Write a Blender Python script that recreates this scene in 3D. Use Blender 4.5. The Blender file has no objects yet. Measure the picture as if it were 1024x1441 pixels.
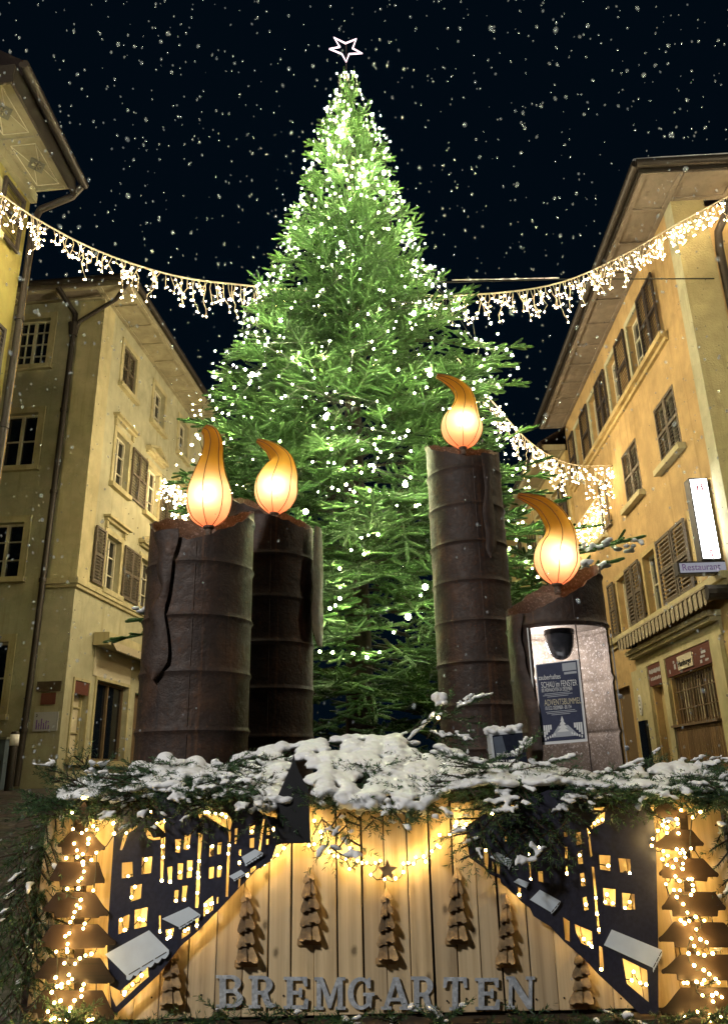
import bpy, bmesh, math, random
import numpy as np
from mathutils import Vector, Matrix
from mathutils.geometry import tessellate_polygon
R = math.radians
random.seed(7); RNG = np.random.default_rng(7)
sc = bpy.context.scene
COL = sc.collection
# ------------------------------------------------------------------ camera maths
FPX, PITCH, ROLL, CZ = 1065.0, 18.9, 1.3, 1.05
PW, PH = 1024.0, 1441.0
_p, _r = R(PITCH), R(ROLL)
FW = np.array([0, math.cos(_p), math.sin(_p)])
_up = np.array([0, -math.sin(_p), math.cos(_p)]); _rt = np.array([1.0, 0, 0])
RT = _rt*math.cos(_r) - _up*math.sin(_r)
UP = _up*math.cos(_r) + _rt*math.sin(_r)
CO = np.array([0, 0, CZ])
def ray(x, y): return FW*FPX + RT*(x-PW/2) - UP*(y-PH/2)
def at(x, y, Y):
    d = ray(x, y); return CO + d*(Y/d[1])
def atz(x, y, z):
    d = ray(x, y); return CO + d*((z-CZ)/d[2])
# ------------------------------------------------------------------ mesh helpers
class MB:
    def __init__(s): s.v = []; s.f = []
    def quad(s, a, b, c, d):
        n = len(s.v); s.v += [tuple(a), tuple(b), tuple(c), tuple(d)]; s.f.append((n, n+1, n+2, n+3))
    def hexa(s, p):
        n = len(s.v); s.v += [tuple(q) for q in p]
        for f in ((0,3,2,1),(4,5,6,7),(0,1,5,4),(1,2,6,5),(2,3,7,6),(3,0,4,7)): s.f.append(tuple(n+i for i in f))
    def box(s, c, d, rot=0.0):
        ca, sa = math.cos(rot), math.sin(rot); P = []
        for z in (-1, 1):
            for x, y in ((-1,-1),(1,-1),(1,1),(-1,1)):
                X, Y = x*d[0]/2, y*d[1]/2
                P.append((c[0]+X*ca-Y*sa, c[1]+X*sa+Y*ca, c[2]+z*d[2]/2))
        s.hexa(P)
    def tube(s, pts, rad, n=8, caps=True):
        pts = [np.asarray(p, float) for p in pts]; m = len(pts)
        if np.isscalar(rad): rad = [rad]*m
        ref = None; base = len(s.v)
        for i, p in enumerate(pts):
            t = pts[min(i+1, m-1)] - pts[max(i-1, 0)]; t = t/(np.linalg.norm(t)+1e-12)
            if ref is None:
                ref = np.array([0, 0, 1.0]) if abs(t[2]) < .9 else np.array([1.0, 0, 0])
            a = ref - t*(ref@t); a /= np.linalg.norm(a)+1e-12; b = np.cross(t, a); ref = a
            for k in range(n):
                th = 2*math.pi*k/n
                s.v.append(tuple(p + (a*math.cos(th)+b*math.sin(th))*rad[i]))
        for i in range(m-1):
            for k in range(n):
                k2 = (k+1) % n
                s.f.append((base+i*n+k, base+i*n+k2, base+(i+1)*n+k2, base+(i+1)*n+k))
        if caps:
            s.f.append(tuple(base+k for k in range(n))[::-1]); s.f.append(tuple(base+(m-1)*n+k for k in range(n)))
    def lathe(s, c, prof, n=32, a0=0, a1=2*math.pi):
        closed = abs(a1-a0-2*math.pi) < 1e-6; base = len(s.v); cols = n if closed else n+1
        for r, z in prof:
            for k in range(cols):
                th = a0+(a1-a0)*k/n; s.v.append((c[0]+r*math.cos(th), c[1]+r*math.sin(th), c[2]+z))
        for i in range(len(prof)-1):
            for k in range(n):
                k2 = (k+1) % cols
                s.f.append((base+i*cols+k, base+i*cols+k2, base+(i+1)*cols+k2, base+(i+1)*cols+k))
    def prism(s, loops, fmap, d0, d1):
        """loops: outer + holes of 2D points; fmap(x,y,d)->world; solid between depth d0 and d1"""
        flat = [p for l in loops for p in l]
        tris = tessellate_polygon([[Vector((p[0], p[1], 0)) for p in l] for l in loops])
        base = len(s.v); n = len(flat)
        s.v += [tuple(fmap(x, y, d1)) for x, y in flat] + [tuple(fmap(x, y, d0)) for x, y in flat]
        for t in tris:
            s.f.append(tuple(base+i for i in t)); s.f.append(tuple(base+n+i for i in t[::-1]))
        o = 0
        for l in loops:
            m = len(l)
            for i in range(m):
                j = (i+1) % m
                s.f.append((base+o+i, base+o+j, base+n+o+j, base+n+o+i))
            o += m
    def build(s, name, mat, parent=None, smooth=False, normals=False):
        me = bpy.data.meshes.new(name)
        off = ROOT.get(parent.name, (0, 0, 0)) if parent is not None else (0, 0, 0)
        me.from_pydata([(a-off[0], b-off[1], c-off[2]) for a, b, c in s.v], [], s.f)
        if normals or True:
            bm = bmesh.new(); bm.from_mesh(me); bmesh.ops.recalc_face_normals(bm, faces=bm.faces); bm.to_mesh(me); bm.free()
        if smooth:
            me.polygons.foreach_set('use_smooth', [True]*len(me.polygons))
            if smooth == 'auto':
                try: me.set_sharp_from_angle(angle=R(38))
                except Exception: pass
        me.materials.append(mat); me.update()
        return link(name, me, parent)
ROOT = {}
def link(name, me, parent=None, loc=None):
    o = bpy.data.objects.new(name, me); COL.objects.link(o)
    if parent is not None:
        o.parent = parent; ROOT[o.name] = ROOT.get(parent.name, (0, 0, 0))
    else: ROOT[o.name] = (0, 0, 0)
    if loc is not None: o.location = loc
    return o
def tag(o, label=None, cat=None, group=None, kind=None):
    if label: o['label'] = label
    if cat: o['category'] = cat
    if group: o['group'] = group
    if kind: o['kind'] = kind
    return o
def thing(name, loc, label, cat, group=None):
    o = bpy.data.objects.new(name, None); COL.objects.link(o); o.location = loc; o.empty_display_size = .1
    ROOT[o.name] = tuple(float(q) for q in loc); return tag(o, label, cat, group)
def tri_mesh(name, V, mat, parent=None, per=3):
    """V: (N,per,3) array of separate faces"""
    V = np.asarray(V, dtype=np.float32); n = len(V)
    off = np.array(ROOT.get(parent.name, (0, 0, 0)) if parent is not None else (0, 0, 0), dtype=np.float32)
    me = bpy.data.meshes.new(name)
    me.vertices.add(n*per); me.vertices.foreach_set('co', (V.reshape(-1, 3)-off).ravel())
    me.loops.add(n*per); me.loops.foreach_set('vertex_index', np.arange(n*per, dtype=np.int32))
    me.polygons.add(n); me.polygons.foreach_set('loop_start', np.arange(0, n*per, per, dtype=np.int32))
    me.update(calc_edges=True); me.materials.append(mat)
    return link(name, me, parent)
# ------------------------------------------------------------------ materials
class NT:
    def __init__(s, name):
        s.m = bpy.data.materials.new(name); s.m.use_nodes = True; s.t = s.m.node_tree; s.t.nodes.clear()
        s.out = s.t.nodes.new('ShaderNodeOutputMaterial')
    def n(s, typ, **kw):
        o = s.t.nodes.new('ShaderNode'+typ)
        for k, v in kw.items():
            if k.startswith('i_'):
                key = k[2:]; key = int(key) if key.isdigit() else key.replace('_', ' ')
                s.set(o.inputs[key], v)
            else: setattr(o, k, v)
        return o
    def set(s, sock, v):
        if isinstance(v, bpy.types.NodeSocket): s.t.links.new(v, sock)
        elif isinstance(v, tuple) and len(v) == 3 and sock.type == 'RGBA': sock.default_value = (*v, 1)
        else: sock.default_value = v
    def coords(s, scale=(1, 1, 1), kind='Object'):
        c = s.n('TexCoord'); m = s.n('Mapping'); s.t.links.new(c.outputs[kind], m.inputs['Vector'])
        m.inputs['Scale'].default_value = scale; return m.outputs[0]
    def noise(s, vec, scale, detail=5, rough=.55, dist=0):
        return s.n('TexNoise', i_Vector=vec, i_Scale=scale, i_Detail=detail, i_Roughness=rough, i_Distortion=dist).outputs['Fac']
    def ramp(s, fac, stops, interp='LINEAR'):
        r = s.n('ValToRGB'); s.set(r.inputs[0], fac); r.color_ramp.interpolation = interp
        e = r.color_ramp.elements
        while len(e) < len(stops): e.new(.5)
        for q, (p, c) in zip(e, stops):
            q.position = p; q.color = (*c, 1) if len(c) == 3 else c
        return r.outputs[0]
    def mix(s, fac, a, b, mode='MIX'):
        m = s.n('Mix', data_type='RGBA', blend_type=mode)
        s.set(m.inputs[0], fac); s.set(m.inputs[6], a); s.set(m.inputs[7], b); return m.outputs[2]
    def math(s, op, a, b=0.0):
        m = s.n('Math', operation=op); s.set(m.inputs[0], a); s.set(m.inputs[1], b); return m.outputs[0]
    def bump(s, h, strength=.3, dist=.01):
        return s.n('Bump', i_Strength=strength, i_Distance=dist, i_Height=h).outputs[0]
    def pbr(s, color, rough=.7, metal=0.0, normal=None, spec=.4, **kw):
        b = s.n('BsdfPrincipled'); s.set(b.inputs['Base Color'], color); s.set(b.inputs['Roughness'], rough)
        s.set(b.inputs['Metallic'], metal); b.inputs['Specular IOR Level'].default_value = spec
        if normal is not None: s.set(b.inputs['Normal'], normal)
        for k, v in kw.items(): s.set(b.inputs[k.replace('_', ' ')], v)
        s.t.links.new(b.outputs[0], s.out.inputs[0]); return s.m
def bulb_mat(name, core, rim, st):  # coloured rim puts a halo of glow into the edge of each bulb
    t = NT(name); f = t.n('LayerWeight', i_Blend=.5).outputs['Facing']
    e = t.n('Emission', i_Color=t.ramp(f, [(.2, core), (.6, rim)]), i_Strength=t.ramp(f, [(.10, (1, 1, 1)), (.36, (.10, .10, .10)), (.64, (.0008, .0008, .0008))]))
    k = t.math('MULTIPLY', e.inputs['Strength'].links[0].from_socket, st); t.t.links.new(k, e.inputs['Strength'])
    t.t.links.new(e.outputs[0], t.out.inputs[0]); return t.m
def emis(name, col, st):
    t = NT(name); e = t.n('Emission'); e.inputs[0].default_value = (*col, 1); e.inputs[1].default_value = st
    t.t.links.new(e.outputs[0], t.out.inputs[0]); return t.m
def plain(name, col, rough=.6, metal=0.0, bump=0, bs=40, var=.15):
    t = NT(name); v = t.coords(); nz = t.noise(v, bs)
    lo = tuple(c*(1-var) for c in col); hi = tuple(min(1, c*(1+var)) for c in col)
    c = t.ramp(nz, [(.3, lo), (.7, hi)])
    return t.pbr(c, rough, metal, t.bump(nz, bump, .004) if bump else None)
def stucco(name, col, stain=(.5, .45, .35), bump=.35, sc_=14):
    t = NT(name); v = t.coords(); big = t.noise(v, .7, 6, .6); fine = t.noise(v, sc_*4, 4, .6); mid = t.noise(v, 3.2, 5)
    streak = t.noise(t.coords((3.5, 3.5, .25)), 1.6, 6, .65)
    c = t.ramp(big, [(.3, tuple(q*.74 for q in col)), (.7, tuple(min(1, q*1.08) for q in col))])
    c = t.mix(t.ramp(streak, [(.54, (0, 0, 0)), (.74, (.75, .75, .75))]), c, tuple(q*s_ for q, s_ in zip(col, stain)))
    patch = t.n('TexVoronoi', i_Vector=t.n('VectorMath', operation='ADD', i_0=v, i_1=t.n('CombineXYZ', i_X=t.noise(v, 1.3, 4), i_Y=t.noise(v, 1.7, 4), i_Z=mid).outputs[0]).outputs[0], i_Scale=.42, feature='DISTANCE_TO_EDGE').outputs['Distance']
    c = t.mix(t.ramp(patch, [(.0, (.32, .32, .32)), (.010, (0, 0, 0))]), c, tuple(q*.42 for q in col))
    c = t.mix(t.ramp(t.noise(v, .45, 3), [(.60, (0, 0, 0)), (.615, (.35, .35, .35))]), c, tuple(min(1, q*1.12+.02) for q in col))
    base = t.n('SeparateXYZ', i_0=v).outputs[2]; rise = t.math('ADD', base, t.math('MULTIPLY', t.noise(v, 1.1, 6, .7), 2.2))
    c = t.mix(t.ramp(t.math('MULTIPLY', rise, .2), [(.38, (.5, .5, .5)), (.58, (0, 0, 0))]), c, tuple(q*.50 for q in col))
    c = t.mix(t.ramp(mid, [(.35, (.45, .45, .45)), (.6, (0, 0, 0))]), c, tuple(q*.55 for q in col))
    return t.pbr(c, .92, 0, t.bump(t.math('ADD', fine, mid), bump, .012), .15)
def wood(name, col, dark, burnt=0.0, axis='z', scale=1.0, knots=True, rough=.7, ring=0.0):
    t = NT(name); rnd = t.n('NewGeometry').outputs['Random Per Island']
    k = {'z': (9, 9, .55), 'x': (.55, 9, 9), 'y': (9, .55, 9)}[axis]
    vec = t.coords(tuple(q*scale for q in k))
    off = t.n('CombineXYZ', i_X=t.math('MULTIPLY', rnd, 37.0), i_Y=t.math('MULTIPLY', rnd, 91.0), i_Z=t.math('MULTIPLY', rnd, 53.0)).outputs[0]
    vv = t.n('VectorMath', operation='ADD', i_0=vec, i_1=off).outputs[0]
    warp = t.noise(vv, 1.2, 3)
    g = t.noise(vv, 1.5, 4, .6, 1.2)
    fine = t.noise(t.n('VectorMath', operation='MULTIPLY', i_0=vv, i_1=(4.0, 4.0, 1.0) if axis == 'z' else (1.0, 4.0, 4.0)).outputs[0], 2.6, 6, .7)
    rings = t.n('TexWave', i_Vector=vv, i_Scale=.55, i_Distortion=9.0, i_Detail=3.0, i_Detail_Scale=.8).outputs['Fac']
    gg = t.math('ADD', t.math('MULTIPLY', g, .40+ring*-.3), t.math('ADD', t.math('MULTIPLY', fine, .55), t.math('MULTIPLY', rings, .16+ring)))
    c = t.ramp(gg, [(.26, dark), (.46, tuple(a*.62+b*.38 for a, b in zip(col, dark))), (.70, col)])
    tone = t.ramp(rnd, [(0, (.68, .66, .66)), (.5, (.95, .95, .95)), (1, (1.12, 1.08, 1.0))])
    c = t.mix(1.0, c, tone, 'MULTIPLY')
    if knots:
        sp = t.n('SeparateXYZ', i_0=t.coords()).outputs; jit = t.math('MULTIPLY', t.noise(t.coords(), 40, 3), .10)
        kv = t.n('CombineXYZ', i_X=t.math('ADD', t.math('MULTIPLY', sp[0], 8.5), jit), i_Y=t.math('ADD', t.math('MULTIPLY', sp[2], 5.2), t.math('MULTIPLY', rnd, 29.0))).outputs[0]
        vo = t.n('TexVoronoi', voronoi_dimensions='2D', i_Vector=kv, i_Scale=1.0); vo.inputs['Randomness'].default_value = 1
        few = t.math('GREATER_THAN', t.n('RGBToBW', i_Color=vo.outputs['Color']).outputs[0], .52)
        kk = t.math('MULTIPLY', t.ramp(vo.outputs['Distance'], [(.045, (1, 1, 1)), (.075, (.5, .5, .5)), (.13, (0, 0, 0))]), few)
        c = t.mix(t.math('MULTIPLY', kk, .75), c, tuple(q*.28 for q in dark))
        dirt = t.ramp(t.noise(t.coords((5, 5, .8)), 2.2, 6, .7), [(.55, (0, 0, 0)), (.8, (.6, .6, .6))])
        c = t.mix(dirt, c, tuple(q*.5 for q in dark))
    if burnt:
        b = t.ramp(t.noise(t.coords((4, 4, 4)), 2.4, 4, .6), [(.38, (burnt,)*3), (.62, (0, 0, 0))])
        c = t.mix(b, c, (.018, .011, .006))
    return t.pbr(c, rough, 0, t.bump(gg, .25, .003), .3)
M = {}
M['stucco_mustard'] = stucco('stucco_mustard', (.44, .37, .12))
M['stucco_pale'] = stucco('stucco_pale', (.53, .51, .34))
M['stucco_orange'] = stucco('stucco_orange', (.56, .39, .18))
M['stucco_beige'] = stucco('stucco_beige', (.46, .39, .20), bump=.9, sc_=7)
M['stucco_ochre'] = stucco('stucco_ochre', (.56, .43, .20))
M['stone_trim'] = stucco('stone_trim', (.58, .52, .30), bump=.2)
M['plinth'] = stucco('plinth', (.30, .32, .26), bump=.6)
M['soffit'] = stucco('soffit_paint', (.40, .36, .23), bump=.1)
M['soffit_brown'] = stucco('soffit_brown', (.27, .225, .175), bump=.1)
M['ornament'] = plain('ornament_grey', (.16, .155, .12))
M['dark_metal'] = plain('dark_metal', (.035, .032, .03), .45, .6)
M['gutter'] = plain('gutter_metal', (.05, .042, .035), .5, .5)
M['roof'] = plain('roof_tile', (.07, .05, .045), .9, 0, .6, 8)
M['shutter'] = plain('shutter_brown', (.115, .092, .062), .65, 0, .2)
M['shutter_dark'] = plain('shutter_dark', (.050, .038, .032), .6, 0, .2)
M['sash'] = plain('sash_paint', (.62, .58, .42), .5)
M['sash_brown'] = plain('sash_brown', (.16, .11, .06), .6)
M['fascia'] = plain('fascia_maroon', (.13, .045, .032), .5)
M['awning_cloth'] = plain('awning_cloth', (.36, .31, .21), .9, 0, .3)
M['cream'] = plain('cream_board', (.62, .56, .40), .7)
M['ink'] = plain('ink', (.02, .018, .016), .7)
M['white_print'] = plain('white_print', (.82, .82, .80), .7, 0, 0, 40, .02)
M['grey_print'] = plain('grey_print', (.45, .47, .50), .7, 0, 0, 40, .04)
M['red_print'] = plain('red_print', (.55, .04, .07), .5)
M['violet_print'] = plain('violet_print', (.20, .12, .38), .7)
t = NT('window_glass'); M['glass'] = t.pbr((.006, .008, .012), .08, 0, t.bump(t.noise(t.coords(), 3.0), .05, .02), .5)
M['glass_curtain'] = plain('curtain_glass', (.22, .24, .23), .25)
t = NT('rusty_steel'); v = t.coords(); n1 = t.noise(v, 3.5, 8, .7); n2 = t.noise(v, 26, 6, .7)
st = t.noise(t.coords((9, 9, .5)), 2.0, 6, .7)
c = t.ramp(n1, [(.3, (.013, .010, .010)), (.52, (.038, .022, .016)), (.72, (.090, .042, .021))])
c = t.mix(t.ramp(st, [(.52, (0, 0, 0)), (.72, (.75, .75, .75))]), c, (.016, .012, .012))
c = t.mix(t.ramp(n2, [(.58, (0, 0, 0)), (.75, (.7, .7, .7))]), c, (.14, .062, .028))
run = t.noise(t.coords((22, 22, .35)), 1.0, 4, .6)
c = t.mix(t.ramp(run, [(.60, (0, 0, 0)), (.68, (.8, .8, .8))]), c, (.009, .007, .008))
c = t.mix(t.ramp(t.noise(t.coords((15, 15, .5)), 1.3, 4, .6), [(.62, (0, 0, 0)), (.72, (.55, .55, .55))]), c, (.16, .075, .035))
M['rust'] = t.pbr(c, t.ramp(n2, [(.3, (.42,)*3), (.7, (.75,)*3)]), .25, t.bump(t.math('ADD', n2, n1), .6, .012), .5)
t = NT('rust_inside'); v = t.coords(); n1 = t.noise(v, 6, 8, .7); n2 = t.noise(v, 70, 5, .75)
c = t.ramp(n1, [(.3, (.060, .042, .030)), (.7, (.17, .125, .09))])
c = t.mix(t.ramp(n2, [(.53, (0, 0, 0)), (.66, (1, 1, 1))]), c, (.30, .255, .22))
M['rust_inside'] = t.pbr(c, .75, .1, t.bump(n2, .4, .004), .3)
t = NT('galvanised'); v = t.coords(); vo = t.n('TexVoronoi', i_Vector=v, i_Scale=90.0).outputs['Color']
nz = t.noise(v, 30, 5, .7)
vo = t.n('RGBToBW', i_Color=vo).outputs[0]
c = t.mix(.45, t.ramp(nz, [(.3, (.36, .40, .46)), (.7, (.66, .71, .78))]), vo, 'MULTIPLY')
M['galvanised'] = t.pbr(c, .5, .1, t.bump(nz, .1, .002), .5)
M['navy'] = plain('navy_paint', (.022, .023, .040), .55, 0, .15, 60, .25)
M['church_black'] = plain('black_paint', (.010, .011, .014), .6, 0, .1)
M['awning_white'] = plain('white_awning_board', (.66, .74, .82), .5, 0, .05, 20, .06)
M['plank'] = wood('pine_plank', (.68, .54, .34), (.30, .20, .10))
M['carved'] = wood('carved_pine', (.60, .42, .22), (.30, .18, .08), burnt=.8, knots=False, scale=1.5)
M['carved_edge'] = wood('carved_edge', (.52, .34, .16), (.25, .14, .06), knots=False)
M['tier'] = wood('scorched_plank', (.045, .024, .011), (.004, .003, .002), burnt=.5, axis='x', knots=False, scale=.8, ring=.5)
M['planter'] = wood('dark_plank', (.055, .04, .026), (.02, .014, .01), knots=False, axis='x')
M['panelling'] = wood('shop_panelling', (.22, .14, .065), (.09, .055, .025), knots=False)
M['bark'] = plain('bark', (.035, .024, .015), .9, 0, .5, 30, .4)
M['cable'] = plain('dark_cable', (.012, .014, .010), .6)
M['cable_white'] = plain('pale_cable', (.55, .48, .36), .5)
def needles(name, lo, hi, frost=0.0):
    t = NT(name); v = t.coords(); g = t.n('NewGeometry'); rnd = g.outputs['Random Per Island']
    c = t.ramp(rnd, [(0, lo), (1, hi)])
    c = t.mix(t.ramp(t.noise(v, 2.5, 3), [(.35, (.6, .6, .6)), (.65, (0, 0, 0))]), c, tuple(q*.55 for q in lo))
    if frost:
        fr = t.math('GREATER_THAN', frost, t.math('ADD', rnd, t.math('MULTIPLY', t.noise(v, 5, 3), .6)))
        c = t.mix(fr, c, (.62, .68, .62))
    d = t.n('BsdfPrincipled'); t.set(d.inputs['Base Color'], c); d.inputs['Roughness'].default_value = .45
    d.inputs['Specular IOR Level'].default_value = .35
    tr = t.n('BsdfTranslucent'); t.set(tr.inputs[0], c)
    m = t.n('MixShader'); m.inputs[0].default_value = .3
    t.t.links.new(d.outputs[0], m.inputs[1]); t.t.links.new(tr.outputs[0], m.inputs[2]); t.t.links.new(m.outputs[0], t.out.inputs[0])
    return t.m
M['needles_tree'] = needles('needles_tree', (.040, .125, .014), (.17, .32, .055), .30)
M['frost'] = needles('frosted_needles', (.36, .47, .30), (.60, .68, .54))
M['shoot_core'] = plain('shoot_core', (.03, .075, .014), .8, 0, .4, 60, .4)
M['needles_bough'] = needles('needles_bough', (.026, .070, .034), (.080, .155, .058), .12)
t = NT('snow'); v = t.coords(); nz = t.noise(v, 60, 8, .75)
M['snow'] = t.pbr(t.ramp(nz, [(.3, (.74, .76, .80)), (.7, (.84, .85, .86))]), .65, 0, t.bump(nz, .8, .008), .3,
                  Subsurface_Weight=.0)
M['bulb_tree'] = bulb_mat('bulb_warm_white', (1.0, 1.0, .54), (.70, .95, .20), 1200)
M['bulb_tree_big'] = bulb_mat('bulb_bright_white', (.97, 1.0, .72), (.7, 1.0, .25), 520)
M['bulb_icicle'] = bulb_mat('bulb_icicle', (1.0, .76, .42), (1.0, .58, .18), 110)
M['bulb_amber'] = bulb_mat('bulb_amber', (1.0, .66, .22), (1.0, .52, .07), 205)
M['star_tube'] = emis('star_light_tube', (1.0, .70, .76), 3.2)
# ================================================================== HOUSES
class Fac:
    def __init__(s, o, h, flip=False):
        a = R(h); s.o = np.array([o[0], o[1], 0.0]); s.u = np.array([math.sin(a), math.cos(a), 0])
        s.n = np.array([s.u[1], -s.u[0], 0]) * (-1 if flip else 1)
    def P(s, q, z, d=0.0): return s.o + s.u*q + s.n*d + np.array([0, 0, z])
    def box(s, mb, s0, s1, z0, z1, d0, d1):
        mb.hexa([s.P(s0,z0,d0), s.P(s1,z0,d0), s.P(s1,z0,d1), s.P(s0,z0,d1), s.P(s0,z1,d0), s.P(s1,z1,d0), s.P(s1,z1,d1), s.P(s0,z1,d1)])
    def hit(s, x, y):
        d = ray(x, y); nn = s.n; t = ((s.o-CO)@nn)/(d@nn); p = CO+d*t
        return float((p-s.o)@s.u), float(p[2])
def wall_holes(mb, F, s0, s1, z0, z1, holes, depth=.2):
    S = sorted({s0, s1, *[h[0] for h in holes], *[h[1] for h in holes]}); Z = sorted({z0, z1, *[h[2] for h in holes], *[h[3] for h in holes]})
    for a, b in zip(S, S[1:]):
        for c, d in zip(Z, Z[1:]):
            ms, mz = (a+b)/2, (c+d)/2
            if any(h[0] < ms < h[1] and h[2] < mz < h[3] for h in holes): continue
            mb.quad(F.P(a, c), F.P(b, c), F.P(b, d), F.P(a, d))
    for a, b, c, d in holes:
        mb.quad(F.P(a, c), F.P(a, d), F.P(a, d, -depth), F.P(a, c, -depth))
        mb.quad(F.P(b, c), F.P(b, d), F.P(b, d, -depth), F.P(b, c, -depth))
        mb.quad(F.P(a, d), F.P(b, d), F.P(b, d, -depth), F.P(a, d, -depth))
        mb.quad(F.P(a, c), F.P(b, c), F.P(b, c, -depth), F.P(a, c, -depth))
def window(root, F, s0, s1, z0, z1, trim='stone_trim', sash='sash', glass='glass', mull=1, bars=2, hood=None, surround=.15, depth=.15, sill=True, label=None):
    mb = MB(); w = surround
    if w:
        F.box(mb, s0-w, s0, z0, z1+w, -.01, .035); F.box(mb, s1, s1+w, z0, z1+w, -.01, .035); F.box(mb, s0, s1, z1, z1+w, -.01, .035)
    win = mb.build('window', M[trim], root) if w else None
    fr = MB(); f = .055; d0, d1 = -depth-.03, -depth+.03
    F.box(fr, s0, s0+f, z0, z1, d0, d1); F.box(fr, s1-f, s1, z0, z1, d0, d1); F.box(fr, s0+f, s1-f, z0, z0+f, d0, d1); F.box(fr, s0+f, s1-f, z1-f, z1, d0, d1)
    for k in range(1, mull+1):
        m = s0+(s1-s0)*k/(mull+1); F.box(fr, m-.035, m+.035, z0+f, z1-f, d0, d1+.005)
    cols = [s0+(s1-s0)*k/(mull+1) for k in range(mull+2)]
    for k in range(1, bars+1):
        zz = z0+(z1-z0)*k/(bars+1)
        for a, b in zip(cols, cols[1:]): F.box(fr, a+.036, b-.036, zz-.014, zz+.014, d0+.01, d1-.012)
    if mull >= 1 and bars >= 3:
        for a, b in zip(cols, cols[1:]):
            m = (a+b)/2; F.box(fr, m-.012, m+.012, z0+f, z1-f, d0+.012, d1-.014)
    if win is None: win = fr.build('window', M[sash], root)
    else: fr.build('sash', M[sash], win)
    pn = MB(); pn.quad(F.P(s0+f, z0+f, d0+.005), F.P(s1-f, z0+f, d0+.005), F.P(s1-f, z1-f, d0+.005), F.P(s0+f, z1-f, d0+.005))
    pn.build('pane', M[glass], win)
    if sill:
        sl = MB(); F.box(sl, s0-w-.04, s1+w+.04, z0-.13, z0-.002, -.02, .13); sl.build('sill', M[trim], win)
    if hood:
        hd = MB(); zb = z1+.30
        F.box(hd, s0-.22, s1+.22, zb, zb+.07, .0, .10); F.box(hd, s0-.28, s1+.28, zb+.07, zb+.13, 0, .19)
        if hood == 'pediment':
            m = (s0+s1)/2
            for a, b in ((s0-.28, m), (s1+.28, m)):
                hd.hexa([F.P(a, zb+.132, .0), F.P(b, zb+.40, 0), F.P(b, zb+.40, .17), F.P(a, zb+.132, .17), F.P(a, zb+.20, 0), F.P(b, zb+.47, 0), F.P(b, zb+.47, .17), F.P(a, zb+.20, .17)])
        else:
            m = (s0+s1)/2
            for k in range(7):
                q = s0-.1+(s1-s0+.2)*k/6; F.box(hd, q-.06, q+.06, zb+.135, zb+.16+.09*math.cos((k-3)*.5), .0, .05+.01*(k % 2))
            for e in (s0-.12, s1+.12): F.box(hd, e-.05, e+.05, zb-.17, zb-.003, 0, .07)
        hd.build('hood', M[trim], win)
    if label: win['label'] = label
    return win
def shutter(root, F, s0, s1, z0, z1, d=.05, mat='shutter', leaves=1, slat=.075, label=None):
    mb = MB(); W_ = (s1-s0)/leaves
    for l in range(leaves):
        a, b = s0+l*W_+.006, s0+(l+1)*W_-.006; f = .055
        F.box(mb, a, a+f, z0, z1, d-.02, d+.025); F.box(mb, b-f, b, z0, z1, d-.02, d+.025)
        mid = z0+(z1-z0)*.5
        for zz in (z0, mid-f/2, z1-f): F.box(mb, a+f, b-f, zz, zz+f, d-.018, d+.022)
        for c0, c1 in ((z0+f, mid-f/2), (mid+f/2, z1-f)):
            n = max(3, int((c1-c0)/slat))
            for k in range(n):
                zz = c0+(c1-c0)*(k+.5)/n; h = .03
                mb.hexa([F.P(a+f, zz-h, d+.018), F.P(b-f, zz-h, d+.018), F.P(b-f, zz-h+.012, d+.018), F.P(a+f, zz-h+.012, d+.018),
                         F.P(a+f, zz+h-.012, d-.018), F.P(b-f, zz+h-.012, d-.018), F.P(b-f, zz+h, d-.018), F.P(a+f, zz+h, d-.018)])
    o = mb.build('shutter', M[mat], root)
    hb = MB()
    for e in (s0, s1): F.box(hb, e-.03, e+.03, z0+.08, z0+.12, d-.05, d-.021)
    hb.build('hinge', M['dark_metal'], o)
    if label: o['label'] = label
    return o
def gutter(root, pts, r=.075, snow=True):
    g = MB(); g.tube(pts, r, 10); o = g.build('gutter', M['gutter'], root, 'auto')
    if snow:
        s_ = MB(); P = [np.asarray(p)+np.array([0, 0, r*.75]) for p in pts]; Q = []
        for a, b in zip(P, P[1:]):
            n = max(2, int(np.linalg.norm(b-a)/.25))
            for k in range(n): Q.append(a+(b-a)*k/n+np.array([0, 0, random.uniform(-.006, .012)]))
        Q.append(P[-1]); s_.tube(Q, [r*.62*random.uniform(.75, 1.05) for _ in Q], 8); s_.build('snow_ridge', M['snow'], o, True)
    return o
def pipe(root, pts, r=.06, brackets=True):
    g = MB(); g.tube(pts, r, 10)
    if brackets:
        for a, b in zip(pts, pts[1:]):
            a, b = np.asarray(a), np.asarray(b); L = np.linalg.norm(b-a)
            if L > 2:
                for k in range(1, int(L/2.2)+1):
                    c = a+(b-a)*k/(int(L/2.2)+1); dd = (b-a)/L*.04; g.tube([c-dd, c+dd], r*1.3, 10)
    return g.build('drain_pipe', M['gutter'], root, 'auto')
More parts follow.
